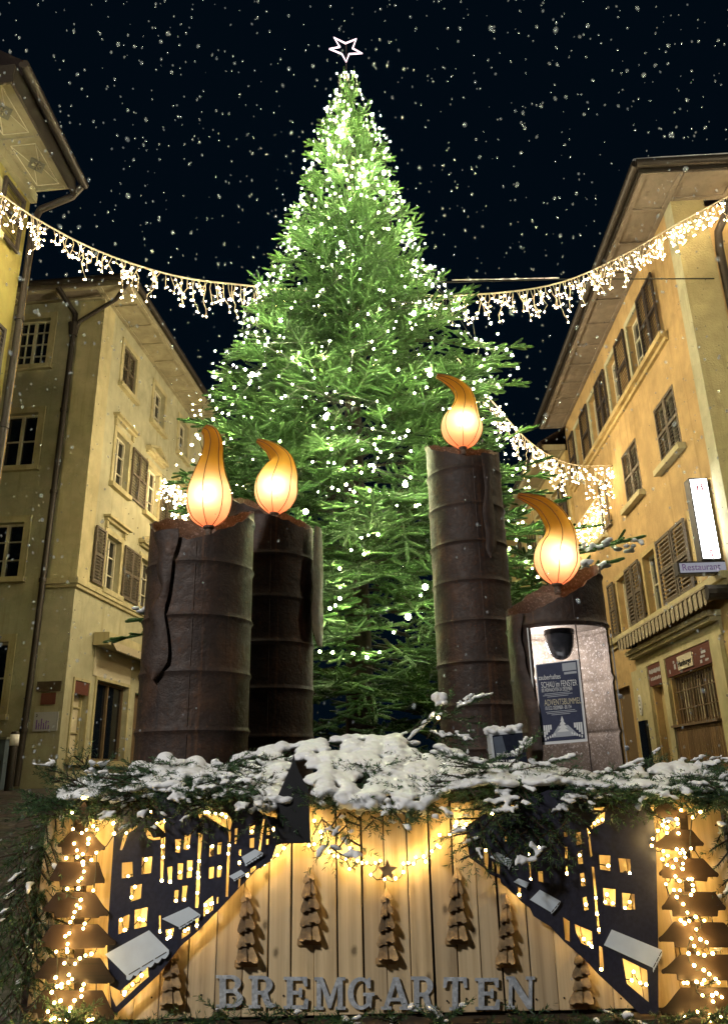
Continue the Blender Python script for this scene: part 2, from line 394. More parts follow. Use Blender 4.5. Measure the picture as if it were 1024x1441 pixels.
def soffit(root, F, s0, s1, z, over, mat='soffit', pitch=1.0, frame='soffit', thick=.16, orn=False):
    mb = MB(); F.box(mb, s0, s1, z, z+thick, 0, over); so = mb.build('soffit', M[mat], root)
    fr = MB(); n = max(1, round((s1-s0)/pitch)); w = .07
    F.box(fr, s0, s1, z-.035, z-.002, .01, .10); F.box(fr, s0, s1, z-.035, z-.002, over-.12, over-.02)
    for k in range(n+1):
        q = s0+(s1-s0)*k/n; q0, q1 = max(s0, q-w/2), min(s1, q+w/2); F.box(fr, q0, q1, z-.033, z-.002, .101, over-.121)
    fr.build('soffit_batten', M[frame], so)
    if orn:
        ln = MB()
        for k in range(n):
            ob = MB(); fl = MB()
            m = s0+(s1-s0)*(k+.5)/n; dm = over/2; hs, hd = pitch*.165, over*.2
            ob.hexa([F.P(m-hs, z-.012, dm), F.P(m, z-.012, dm-hd), F.P(m+hs, z-.012, dm), F.P(m, z-.012, dm+hd), F.P(m-hs, z-.003, dm), F.P(m, z-.003, dm-hd), F.P(m+hs, z-.003, dm), F.P(m, z-.003, dm+hd)])
            for j in range(8):
                th = 2*math.pi*j/8+.39; r0, r1 = .018, .07
                P0 = F.P(m+math.cos(th)*r0, z-.016, dm+math.sin(th)*r0); P1 = F.P(m+math.cos(th)*r1, z-.016, dm+math.sin(th)*r1)
                fl.tube([P0, P1], [.006, .014], 6)
            ob.build('ornament', M['ornament'], so); fl.build('rosette', M['soffit'], so)
            a, b, c, d = m-pitch*.40, m+pitch*.40, .16, over-.18
            for (p, q) in (((a, c), (m-hs*.5, dm-hd*.5)), ((b, d), (m+hs*.5, dm+hd*.5)), ((a, d), (m-hs*.5, dm+hd*.5)), ((b, c), (m+hs*.5, dm-hd*.5))):
                ln.tube([F.P(p[0], z-.006, p[1]), F.P(q[0], z-.006, q[1])], .006, 5)
            for (p, q) in (((a, c), (b, c)), ((b, c), (b, d)), ((b, d), (a, d)), ((a, d), (a, c))):
                ln.tube([F.P(p[0], z-.006, p[1]), F.P(q[0], z-.006, q[1])], .008, 5)
        ln.build('painted_line', M['cream'], so)
    return so
def text_obj(s, F, s0, z0, size, d, mat, parent, name='lettering', reverse=False, align='LEFT', sx=1.0, ext=.004, bold=0.0):
    cu = bpy.data.curves.new(name, 'FONT'); cu.body = s; cu.size = size; cu.extrude = ext; cu.align_x = align; cu.resolution_u = 3
    cu.materials.append(M[mat]); o = bpy.data.objects.new(name, cu); COL.objects.link(o)
    u = F.u*(-1 if reverse else 1); zz = np.array([0, 0, 1.0]); nn = np.cross(u, zz)
    p = F.P(s0, z0, d); off = ROOT.get(parent.name, (0, 0, 0))
    m = Matrix(((u[0]*sx, zz[0], nn[0], p[0]-off[0]), (u[1]*sx, zz[1], nn[1], p[1]-off[1]), (u[2]*sx, zz[2], nn[2], p[2]-off[2]), (0, 0, 0, 1)))
    o.parent = parent; o.matrix_local = m; ROOT[o.name] = off; TEXTS.append(o); cu.offset = bold; return o
TEXTS = []
# ---- ground
def ground_z(y):
    t_ = min(1, max(0, (y-5.0)/9.0)); return .85*t_*t_*(3-2*t_)
g = MB(); XS = [-60, -20, -8, -4, -2, 0, 2, 4, 8, 20, 60]; YS = [-25, -8, 0, 3, 5, 6, 7, 8, 9, 10, 11, 12, 13, 14, 16, 20, 30, 50, 90]
for a, b in zip(XS, XS[1:]):
    for c, d in zip(YS, YS[1:]): g.quad((a, c, ground_z(c)), (b, c, ground_z(c)), (b, d, ground_z(d)), (a, d, ground_z(d)))
t = NT('wet_cobbles'); v = t.coords((7, 7, 7)); vo = t.n('TexVoronoi', i_Vector=v, i_Scale=1.0, feature='DISTANCE_TO_EDGE'); cell = t.n('TexVoronoi', i_Vector=v, i_Scale=1.0)
nz = t.noise(v, .5, 5)
c = t.ramp(vo.outputs['Distance'], [(.02, (.012, .011, .010)), (.1, (.05, .046, .042))])
c = t.mix(.4, c, cell.outputs['Color'], 'MULTIPLY')
c = t.mix(t.ramp(nz, [(.62, (0, 0, 0)), (.72, (.7, .7, .7))]), c, (.35, .36, .38))
M['cobbles'] = t.pbr(c, t.ramp(nz, [(.3, (.3,)*3), (.7, (.8,)*3)]), 0, t.bump(vo.outputs['Distance'], .6, .02), .4)
tag(g.build('ground', M['cobbles']), kind='structure')

# ---- pale house (behind the big candles)
LC = (-6.68, 17.0)
LS, LF = Fac(LC, 5.25), Fac(LC, 95.25)
ph = thing('pale_house', (LC[0], LC[1], .6), 'pale yellow corner house with moulded window hoods and a panelled eave', 'house')
W_ = MB(); Hs = []; wins = []
rows = [(5.5, 6.92), (8.3, 9.78), (11.2, 12.45)]
cols = [(1.38, 2.28), (3.7, 4.62), (6.05, 6.95), (8.5, 9.4)]
for r_, (z0, z1) in enumerate(rows):
    for c_, (a, b) in enumerate(cols):
        wins.append((r_, c_, a, b, z0, z1)); Hs.append((a, b, z0, z1))
shop = [(.42, 1.16, 1.45, 3.15), (1.55, 3.5, 1.42, 3.28), (4.0, 5.4, 1.0, 3.2)]
wall_holes(W_, LS, 0, 14, .5, 13.0, Hs+shop)
fw = []
for z0, z1 in ((5.5, 6.85), (8.3, 9.75), (11.1, 12.5), (2.4, 4.0)):
    fw += [(-2.32, -1.42, z0, z1), (-4.6, -3.7, z0, z1)]
wall_holes(W_, LF, -7, 0, .5, 13.0, fw)
W_.quad(LF.P(-7, .5), LF.P(-7, 13), LF.P(-7, 13)+LS.u*14, LF.P(-7, .5)+LS.u*14)
W_.build('wall', M['stucco_pale'], ph)
tr = MB()
LS.box(tr, -.12, 14, 5.28, 5.42, .002, .11); LS.box(tr, -.08, 14, 5.20, 5.278, .002, .07)
LF.box(tr, -.85, -.002, 5.28, 5.42, .002, .11); LF.box(tr, -.85, -.002, 5.20, 5.278, .002, .07)
tr.build('cornice', M['stone_trim'], ph)
tr = MB()
LS.box(tr, -.03, .62, 5.44, 12.9, .002, .03); LF.box(tr, -.62, -.004, 5.44, 12.9, .002, .03)
tr.build('corner_pilaster', M['stone_trim'], ph)
tr = MB(); LF.box(tr, -7, -.9, .5, 1.25, .002, .04); tr.build('plinth', M['plinth'], ph)
for r_, c_, a, b, z0, z1 in wins:
    if r_ == 2:
        window(ph, LS, a, b, z0, z1, bars=2, surround=.14)
        if c_ == 0: shutter(ph, LS, a+.02, b-.02, z0+.02, z1-.02, -.04, 'shutter', 2, label='closed brown shutter pair under the eave')
    else:
        window(ph, LS, a, b, z0, z1, bars=2, hood=('scroll' if (r_, c_) in ((0, 0), (1, 0), (0, 2)) else 'pediment') if r_ < 2 else None, surround=.14)
        if (r_, c_) != (1, 0): shutter(ph, LS, a-.72, a-.16, z0, z1, .06)
        shutter(ph, LS, b+.16, b+.72, z0, z1, .06)
for i, (a, b, z0, z1) in enumerate(fw):
    window(ph, LF, a, b, z0, z1, bars=3 if z0 > 10 else (2 if z0 > 5 and z0 < 8 else 1), surround=.17, depth=.13)
# shop part
window(ph, LS, *shop[1], sash='sash_brown', mull=1, bars=0, surround=.08)
window(ph, LS, *shop[0], sash='stone_trim', glass='cream', mull=0, bars=2, surround=.06)
d_ = MB(); LS.box(d_, 4.0, 5.4, 1.0, 3.2, -.19, -.14); LS.box(d_, 4.6, 4.72, 1.0, 3.2, -.139, -.09); d_.build('door', M['sash_brown'], ph)
fb = MB(); LS.box(fb, .44, 1.14, 2.86, 3.13, -.05, .02); fb.build('fascia', M['fascia'], ph)
pb = MB(); LS.box(pb, 1.3, 3.55, 3.36, 4.15, .003, .03); pb.build('blank_panel', M['cream'], ph)
# awning over the shop, rolled in
aw = MB(); LS.box(aw, 1.12, 6.0, 4.05, 4.35, .03, .42)
ao = aw.build('awning', M['stone_trim'], ph); va = MB(); n = 40
for k in range(n):
    a, b = 1.25+4.7*k/n, 1.25+4.7*(k+1)/n; m = (a+b)/2
    P = [LS.P(a, 4.16, .43), LS.P(b, 4.16, .43), LS.P(b, 3.94, .56), LS.P(m, 3.90, .57), LS.P(a, 3.94, .56)]
    n0 = len(va.v); va.v += [tuple(p) for p in P]; va.f.append(tuple(range(n0, n0+5)))
va.build('valance', M['awning_cloth'], ao)
soffit(ph, LS, -.55, 14, 13.0, .86, pitch=.95)
soffit(ph, LF, -7, -.005, 13.001, .55, pitch=1.1, mat='soffit_brown', frame='soffit')
rf = MB(); e0, e1 = LS.P(-.65, 13.17, .95), LS.P(14, 13.17, .95); e2, e3 = LF.P(-7, 13.17, 0)-LS.u*.65, LF.P(-7, 13.17, 0)+LS.u*14
k0, k1 = LS.P(3.2, 16.2, -3.4), LS.P(14, 16.2, -3.4)
rf.f = [(0, 1, 5, 4), (0, 4, 2), (2, 4, 5, 3)]; rf.v = [tuple(q) for q in (e0, e1, e2, e3, k0, k1)]; rf.build('roof', M['roof'], ph)
gutter(ph, [LS.P(-.7, 13.12, .98), LS.P(14, 13.12, .98)])
gutter(ph, [LF.P(-7, 13.12, .68), LF.P(.85, 13.12, .68)], snow=False)
pipe(ph, [LS.P(-.6, 13.05, .9), LS.P(-.25, 12.75, .42), LF.P(-.55, 12.25, .14), LF.P(-.72, 12.0, .1)], .055, False)
pipe(ph, [LF.P(-1.0, 13.0, .6), LF.P(-.72, 12.5, .1), LF.P(-.72, 11.9, .1), LF.P(-.75, 3.2, .1), LF.P(-.8, .9, .1)], .07)
hp = MB(); c0 = LF.P(-.72, 11.85, .1); hp.tube([c0, c0+np.array([0, 0, .35])], [.1, .15], 10); hp.build('drain_hopper', M['gutter'], ph)

# street plate, notice, bollard, cabinet by the pale house
sp = thing('street_plate', LF.P(-.35, 2.95, .02), 'dark street name plate above a small red plate on the pale house corner', 'sign')
mb = MB(); LF.box(mb, -.62, -.06, 2.86, 3.08, .034, .05); mb.build('plate', plain('bronze_plate', (.07, .05, .03), .5), sp)
mb = MB(); LF.box(mb, -.5, -.16, 2.58, 2.83, .034, .045); mb.build('red_plate', M['fascia'], sp)
nt = thing('notice_board', LF.P(-.32, 2.25, .03), 'white notice with violet writing on the pale house corner', 'notice')
mb = MB(); LF.box(mb, -.6, -.05, 2.02, 2.42, .034, .05); mb.build('sheet', M['grey_print'], nt)
text_obj('2', LF, -.56, 2.32, .09, .054, 'ink', nt)
for k, (h_, w_) in enumerate([(.2, .05), (.13, .04), (.22, .045), (.1, .05), (.18, .04), (.08, .05)]):
    mb = MB() if k == 0 else mb
    LF.box(mb, -.54+k*.055, -.54+k*.055+w_*.6, 2.06, 2.06+h_, .0505, .053); LF.box(mb, -.53+k*.05, -.50+k*.05, 2.1+.02*k, 2.13+.02*k, .0505, .0535)
mb.build('scribble', M['violet_print'], nt)
bp = at(12, 1112, 14.5); bz = ground_z(14.5)
bo = thing('bollard', (bp[0], bp[1], bz), 'black bollard with white band beside the pale house', 'bollard')
mb = MB(); mb.lathe((bp[0], bp[1], bz), [(.001, 0), (.075, 0), (.075, 1.0), (.06, 1.03), (.001, 1.04)], 16); mb.build('post', M['dark_metal'], bo, 'auto')
mb = MB(); mb.lathe((bp[0], bp[1], bz), [(.078, .78), (.079, .78), (.079, .98), (.078, .98)], 16); mb.build('white_band', M['white_print'], bo, True)
cb = thing('utility_cabinet', LF.P(-1.25, .8, .3), 'blue grey utility cabinet against the pale house beside its drain pipe', 'cabinet')
mb = MB(); LF.box(mb, -1.62, -.98, .8, 1.85, .06, .4); mb.build('body', stucco('cabinet_paint', (.17, .23, .29)), cb)
mb = MB(); LF.box(mb, -1.66, -.94, 1.851, 1.9, .04, .44); mb.build('lid', M['plinth'], cb)
mb = MB(); LF.box(mb, -1.3, -1.285, .9, 1.78, .401, .408); LF.box(mb, -1.06, -1.03, 1.3, 1.42, .401, .42); mb.build('latch', M['dark_metal'], cb)

# ---- mustard house (near, cut by the frame)
L1 = Fac((-5.32, 10.0), 5.25); L1F = Fac((-5.32, 10.0), 95.25)
mh = thing('mustard_house', (-5.32, 10.0, .4), 'mustard house with painted diamond panels under its deep eave', 'house')
mb = MB(); h1 = [(-1.45, -.88, 8.75, 9.55), (-1.45, -.88, 6.0, 7.4)]
wall_holes(mb, L1, -1.75, 0, .2, 10.15, h1); mb.quad(L1.P(-1.75, .2, 0), L1.P(-1.75, .2, -7), L1.P(-1.75, 10.15, -7), L1.P(-1.75, 10.15, 0))
mb.quad(L1F.P(-7, .2), L1F.P(0, .2), L1F.P(0, 10.15), L1F.P(-7, 10.15))
mb.build('wall', M['stucco_mustard'], mh)
for q in h1: window(mh, L1, *q, bars=2, surround=.12)
shutter(mh, L1, -.80, -.22, 8.75, 9.75, .06, 'shutter_dark')
shutter(mh, L1, -.80, -.22, 6.0, 7.4, .06, 'shutter_dark')
class FlaredFac(Fac):           # the eave stands a little further out towards the near gable
    def P(s, q, z, d=0.0): return Fac.P(s, q, z, d*(1-.095*q) if d > 0 else d)
L1E = FlaredFac((-5.32, 10.0), 5.25)
so = soffit(mh, L1E, -2.1, -.02, 10.15, .70, pitch=1.03, orn=True)
mb = MB(); L1.box(mb, -2.1, -1.76, 10.152, 10.30, -5, -.002); mb.build('soffit', M['soffit'], mh)
mb = MB(); L1.box(mb, -1.75, .02, 9.93, 10.10, .002, .10); mb.build('cornice', M['soffit'], mh)
mb = MB(); mb.v = [tuple(q) for q in (L1E.P(-2.15, 10.36, .82), L1.P(.1, 10.33, .82), L1.P(.1, 13.2, -3.2), L1.P(-2.15, 13.2, -3.2), L1.P(-2.15, 10.6, -7.2), L1.P(.2, 10.6, -7.2))]
mb.f = [(0, 1, 2, 3), (3, 2, 5, 4)]; mb.build('roof', M['roof'], mh)
gutter(mh, [L1E.P(-2.12, 10.33, .83), L1E.P(.14, 10.30, .83)], .07, snow=False)
mb = MB(); L1E.box(mb, -2.1, .02, 10.0, 10.32, .705, .735); L1E.box(mb, -2.14, -2.105, 10.0, 10.32, -5, .735); mb.build('fascia_board', M['gutter'], mh)
pipe(mh, [L1.P(.1, 10.25, .78), L1.P(.08, 10.05, .66), L1.P(.08, 9.85, .14), L1.P(.06, 9.6, .07), L1.P(.06, .5, .07)], .055)
mb = MB(); mb.tube([L1.P(.22, 9.8, .02), L1.P(.22, .5, .02)], .018, 6); mb.build('lightning_rod', plain('copper_rod', (.45, .3, .1), .4, .8), mh)

# ---- orange house (restaurant)
RC = (6.07, 12.0)
RS, RE = Fac(RC, 2.5, True), Fac(RC, 92.5)
oh = thing('orange_house', (RC[0], RC[1], .5), 'orange plastered house with dark louvred shutters and a panelled brown eave', 'house')
top = [(2.5, 3.35), (4.4, 5.2), (6.45, 7.2), (8.3, 9.0)]
mid = [(1.35, 2.58), (3.9, 5.12), (7.15, 8.0)]
low = [(.62, 1.55), (3.72, 4.55), (5.95, 6.75), (8.6, 9.4)]
Ho = [(a, b, 9.3, 10.72) for a, b in top] + [(a, b, 6.86, 8.16) for a, b in mid] + [(a, b, 4.14, 5.46) for a, b in low]
Hd = [(1.72, 3.92, 1.8, 2.72), (4.32, 5.12, .7, 2.66), (6.9, 8.3, .8, 2.9)]
mb = MB(); wall_holes(mb, RS, 0, 10.25, .4, 11.4, Ho+Hd)
mb.build('wall', M['stucco_orange'], oh)
mb = MB(); RE.box(mb, -.004, .62, .4, 11.38, -.02, .03); mb2 = MB(); RS.box(mb2, -.03, .34, 3.99, 11.38, .003, .012)
mb.build('end_wall', M['stucco_beige'], oh); mb2.build('corner_strip', M['stucco_pale'], oh)
mb = MB(); mb.quad(RE.P(.62, .4, -.2), RE.P(9, .4, -.2), RE.P(9, 11.4, -.2), RE.P(.62, 11.4, -.2)); mb.quad(RE.P(.62, .4, -.2), RE.P(.62, .4, .03), RE.P(.62, 11.4, .03), RE.P(.62, 11.4, -.2)); mb.build('set_back_wall', M['stucco_orange'], oh)
for i, (a, b) in enumerate(top):
    window(oh, RS, a, b, 9.3, 10.72, 'stucco_pale', 'sash', bars=2, mull=1, surround=.12, sill=False)
for a, b in ((1.32, 2.38), (3.46, 4.25), (5.34, 6.3), (7.3, 8.15), (9.1, 9.8)):
    shutter(oh, RS, a, b, 9.22, 10.75, .07, 'shutter_dark', 2 if b-a > .9 else 1)
mb = MB(); RS.box(mb, 1.15, 9.9, 9.12, 9.24, .002, .16); RS.box(mb, 1.15, 9.9, 9.03, 9.119, .002, .07); mb.build('sill_course', M['stucco_ochre'], oh)
for a, b in mid:
    window(oh, RS, a, b, 6.86, 8.16, 'stucco_ochre', 'sash', surround=.0, bars=1)
    mb = MB(); RS.box(mb, a-.14, b+.14, 6.72, 6.84, .002, .15); mb.build('sill', M['stone_trim'], oh)
shutter(oh, RS, 1.36, 2.57, 6.88, 8.15, -.02, 'shutter', 2, label='closed shutter pair above the restaurant sign')
shutter(oh, RS, 3.91, 5.11, 6.88, 8.15, -.02, 'shutter', 2)
shutter(oh, RS, 6.45, 7.1, 6.88, 8.15, .07, 'shutter')
for i, (a, b) in enumerate(low):
    window(oh, RS, a, b, 4.14, 5.46, 'stucco_ochre', 'sash', glass='glass_curtain' if i == 0 else 'glass', surround=.12, bars=1, sill=False)
for a, b in ((1.75, 2.5), (2.55, 3.45), (4.75, 5.3), (5.35, 5.85), (6.95, 7.5)):
    shutter(oh, RS, a, b, 4.14, 5.5, .07, 'shutter')
mb = MB(); RS.box(mb, .36, 10.2, 3.98, 4.11, .002, .14); RS.box(mb, .36, 10.2, 3.88, 3.979, .002, .06); mb.build('string_course', M['stone_trim'], oh)
# shop front parts
mb = MB(); RS.box(mb, .95, 6.05, 3.46, 3.56, .002, .26); RS.box(mb, 1.0, 6.0, 3.38, 3.459, .002, .2); RS.box(mb, 1.0, 6.0, 3.14, 3.379, .002, .05)
for a, b in ((1.05, 1.5), (3.98, 4.26), (5.2, 6.4)): RS.box(mb, a, b, .6, 3.139, .002, .075)
mb.build('shop_front', M['stone_trim'], oh)
mb = MB(); RS.box(mb, 1.52, 3.96, 2.74, 3.12, .004, .05); RS.box(mb, 4.28, 5.18, 2.68, 3.12, .004, .05); fo = mb.build('fascia', M['fascia'], oh)
mb = MB(); RS.box(mb, 1.52, 3.96, .6, 1.74, .004, .04)
for k in range(24): RS.box(mb, 1.54+k*.1, 1.62+k*.1, .62, 1.72, .041, .052)
mb.build('panelling', M['panelling'], oh)
w = window(oh, RS, *Hd[0], sash='sash_brown', mull=2, bars=0, surround=0, sill=False)
mb = MB(); RS.box(mb, 1.6, 4.0, 1.745, 1.79, .0, .12); mb.build('sill', M['sash_brown'], w)
mb = MB(); cu = MB()
for k in range(15): RS.box(mb, 1.80+k*.145, 1.822+k*.145, 1.8, 2.72, -.08, -.055)
for zz in (2.08, 2.42): RS.box(mb, 1.73, 3.91, zz, zz+.018, -.054, -.04)
mb.build('window_grille', M['sash_brown'], w)
for k in range(5): RS.box(cu, 2.2+k*.09, 2.25+k*.09, 1.82, 2.68, -.17, -.155)
for k in range(8): RS.box(cu, 2.8+k*.13, 2.86+k*.13, 1.82, 2.6, -.17, -.155)
cu.build('curtain', M['cream'], w)
d_ = MB(); RS.box(d_, 4.32, 5.12, .7, 2.66, -.19, -.15); RS.box(d_, 4.42, 5.02, 1.7, 2.5, -.149, -.135); d_.build('door', M['stucco_ochre'], oh)
d_ = MB(); RS.box(d_, 6.9, 8.3, .8, 2.9, -.19, -.15); d_.build('door', M['sash_brown'], oh)
mb = MB(); RS.box(mb, 5.6, 6.15, .75, 2.0, .076, .13); RS.box(mb, 5.66, 6.09, .85, 1.9, .131, .14); mb.build('showcase', M['glass'], oh)
# rolled awning with scalloped valance
mb = MB(); mb.tube([RS.P(.5, 3.76, .26), RS.P(5.9, 3.76, .26)], .10, 12); RS.box(mb, .45, 5.95, 3.84, 3.875, .07, .42)
ao = mb.build('awning', M['awning_cloth'], oh, 'auto'); va = MB(); n = 46
for k in range(n):
    a, b = .5+5.4*k/n, .5+5.4*(k+1)/n; m = (a+b)/2; dd = .40+.02*(k % 2)
    P = [RS.P(a, 3.83, dd), RS.P(b, 3.83, dd), RS.P(b, 3.60, dd), RS.P(m, 3.55, dd), RS.P(a, 3.60, dd)]
    n0 = len(va.v); va.v += [tuple(p) for p in P]; va.f.append(tuple(range(n0, n0+5)))
va.build('valance', M['awning_cloth'], ao)
for q in (.46, 5.94):
    mb = MB(); mb.tube([RS.P(q, 3.76, .02), RS.P(q, 3.76, .40)], .13, 10); mb.build('awning_arm', M['dark_metal'], ao)
soffit(oh, RS, -.8, 10.25, 11.4, .80, 'soffit_brown', 1.0, 'soffit_brown')
soffit(oh, RE, .003, 8, 11.401, .80, 'soffit_brown', .95, 'soffit_brown')
gutter(oh, [RS.P(-.92, 11.5, .90), RS.P(10.3, 11.5, .90)], .085)
gutter(oh, [RE.P(-.90, 11.5, .92), RE.P(8, 11.5, .92)], .085)
mb = MB(); RS.box(mb, -.83, 10.25, 11.38, 11.58, .803, .83); RE.box(mb, -.80, 8, 11.38, 11.58, .803, .83); mb.build('fascia_board', M['gutter'], oh)
mb = MB(); mb.v = [tuple(q) for q in (RS.P(-.95, 11.57, .93), RS.P(10.3, 11.57, .93), RS.P(10.3, 14.6, -3.5), RS.P(3.2, 14.6, -3.5), RE.P(8, 11.57, .93), RE.P(8, 14.6, -3.5))]
mb.f = [(0, 1, 2, 3), (0, 3, 5, 4)]; mb.build('roof', M['roof'], oh)
mb = MB()
for q in (2.6, 6.6): RS.box(mb, q, q+.75, 11.9, 12.95, -.35, .25)
dm = mb.build('dormer', M['gutter'], oh); mb = MB()
for q in (2.6, 6.6): RS.box(mb, q-.08, q+.83, 12.951, 13.02, -.4, .33)
mb.build('snow_cap', M['snow'], dm)
pipe(oh, [RE.P(1.05, 11.42, .85), RE.P(1.0, 11.2, .7), RE.P(.74, 10.55, .1), RE.P(.72, 10.2, .06), RE.P(.72, .6, .06)], .075)

# shop board and door plate as own things
sb = thing('shop_sign', RS.P(2.75, 2.9, .06), 'cream sign board lettered Hamburger on the maroon shop fascia', 'sign')
mb = MB(); RS.box(mb, 2.42, 3.22, 2.80, 3.06, .053, .075); mb.build('board', M['cream'], sb)
text_obj('Hamburger', RS, 3.19, 2.86, .17, .079, 'ink', sb, reverse=True, sx=.93)
mb = MB()
for (a, b, z0, z1) in ((1.78, 2.0, 2.95, 3.0), (1.85, 2.06, 2.88, 2.92), (1.7, 1.85, 2.80, 2.84), (2.0, 2.1, 2.79, 2.85), (3.4, 3.5, 2.85, 2.95), (3.45, 3.53, 2.97, 3.02), (3.75, 3.8, 2.8, 2.88)): RS.box(mb, a, b, z0, z1, .0505, .0535)
mb.build('small_print', M['grey_print'], fo)
mb = MB()
for k in range(9): RS.box(mb, 4.36+k*.085, 4.42+k*.085, 2.93+.01*(k % 3), 3.03-.012*(k % 2), .0505, .0535)
for k in range(7): RS.box(mb, 4.38+k*.1, 4.44+k*.1, 2.79, 2.85+.012*(k % 2), .0505, .0535)
mb.build('small_print', M['grey_print'], fo)
op = thing('oval_plaque', RS.P(6.0, 2.35, .09), 'small oval white plaque on the shop pillar', 'plaque')
mb = MB(); L_ = [(5.94+.11*math.cos(2*math.pi*k/24), 2.35+.23*math.sin(2*math.pi*k/24)) for k in range(24)]; mb.prism([L_], lambda x, y, d: RS.P(x, y, d), .076, .10); mb.build('plate', M['white_print'], op)
mb = MB(); L_ = [(5.94+.08*math.cos(2*math.pi*k/24), 2.35+.19*math.sin(2*math.pi*k/24)) for k in range(24)]; L2 = [(5.94+.065*math.cos(2*math.pi*k/24), 2.35+.17*math.sin(2*math.pi*k/24)) for k in range(24)][::-1]
mb.prism([L_, L2], lambda x, y, d: RS.P(x, y, d), .101, .104)
for k in range(3): RS.box(mb, 5.91, 5.97, 2.24+k*.09, 2.29+k*.09, .101, .104)
mb.build('emblem', M['ornament'], op)

# illuminated restaurant sign sticking out from the wall (its face looks down the street to the camera)
SG = Fac((RS.P(.55, 0)[0], RS.P(.55, 0)[1]), 92.5)   # runs along -X from the wall when s < 0
# position from the photo: box x 965..1005, y 678..790
def sgx(px_, py_): return SG.hit(px_, py_)
a0, zt = sgx(968, 678); a1, _ = sgx(993, 678); b0, zb = sgx(985, 788); b1, _ = sgx(1006, 788)
s0, s1 = (a0+b0)/2, (a1+b1)/2
ls = thing('illuminated_sign', SG.P((s0+s1)/2, zb, 0), 'glowing upright white box sign with red letters above the restaurant plate', 'sign')
mb = MB(); SG.box(mb, s0-.025, s1+.025, zb-.03, zt+.03, -.12, .10); cs = mb.build('case', M['dark_metal'], ls)
mb = MB(); SG.box(mb, s0, s1, zb, zt, .101, .115); mb.build('light_panel', emis('sign_light', (.95, .98, 1.0), 11), ls)
mb = MB(); SG.box(mb, s0, s1, zb, zt, -.135, -.121); mb.build('light_panel', bpy.data.materials['sign_light'], ls)
cx = (s0+s1)/2; hh = (s1-s0)*.62
red_l = emis('sign_red', (1.0, .30, .32), .55)
M['sign_red'] = red_l
text_obj('H', SG, cx, zt-.08-hh*.72, hh, .1165, 'sign_red', ls, align='CENTER', ext=.001, bold=.008)
text_obj('S', SG, cx, zb+.03, hh*.9, .1165, 'sign_red', ls, align='CENTER', ext=.001, bold=.008)
mb = MB()
for zz in (zb+.25, zt-.42):
    mb.tube([SG.P(s1, zz, -.01), SG.P(.1, zz, -.01)], .022, 8)
mb.build('bracket', M['dark_metal'], ls)
r0, rz1 = sgx(952, 794); r1, rz0 = sgx(1026, 808)
rp = thing('restaurant_sign', SG.P((r0+r1)/2, rz0, .1), 'wide grey sign reading Restaurant beneath the glowing box sign', 'sign')
mb = MB(); SG.box(mb, r0-.03, r1+.1, rz0-.0, rz1+.02, -.1, .09); mb.build('case', M['dark_metal'], rp)
mb = MB(); SG.box(mb, r0, r1+.07, rz0+.03, rz1-.01, .091, .1); mb.build('panel', emis('sign_panel_glow', (.62, .62, .72), .42), rp)  # weak glow put into the panel so its lettering shows
text_obj('Restaurant', SG, r0+.03, rz0+.065, (rz1-rz0)*.80, .103, 'violet_print', rp, sx=.90, ext=.002)

# ---- ochre house further along
OC = RS.P(10.25, 0, .08); OS = Fac((OC[0], OC[1]), -1.0, True); OE = Fac((OC[0], OC[1]), 89.0)
yh = thing('ochre_house', (OC[0], OC[1], .8), 'ochre house with dark shutters beyond the orange one', 'house')
mb = MB(); hl = [(a, a+.85, z, z+1.35) for a in (1.2, 3.6, 6.0, 8.4) for z in (3.9, 6.2, 8.4)]
wall_holes(mb, OS, 0, 14, .5, 10.6, hl); mb.quad(OE.P(0, .5), OE.P(.6, .5), OE.P(.6, 10.6), OE.P(0, 10.6)); mb.build('wall', M['stucco_ochre'], yh)
for q in hl:
    window(yh, OS, *q, bars=1, surround=.1); shutter(yh, OS, q[0]-.62, q[0]-.12, q[2], q[3], .06, 'shutter_dark', slat=.12); shutter(yh, OS, q[1]+.12, q[1]+.62, q[2], q[3], .06, 'shutter_dark', slat=.12)
soffit(yh, OS, -.1, 14, 10.6, .75, 'soffit', 1.2)
mb = MB(); mb.v = [tuple(q) for q in (OS.P(-.2, 10.78, .9), OS.P(14, 10.78, .9), OS.P(14, 13.4, -3.5), OS.P(-.2, 13.4, -3.5))]; mb.f = [(0, 1, 2, 3)]; mb.build('roof', M['roof'], yh)
gutter(yh, [OS.P(-.25, 10.72, .85), OS.P(14, 10.72, .85)], .07, False)
pipe(yh, [OS.P(-.1, 10.65, .8), OS.P(.25, 10.1, .1), OS.P(.3, 9.6, .08), OS.P(.3, 1, .08)], .05)
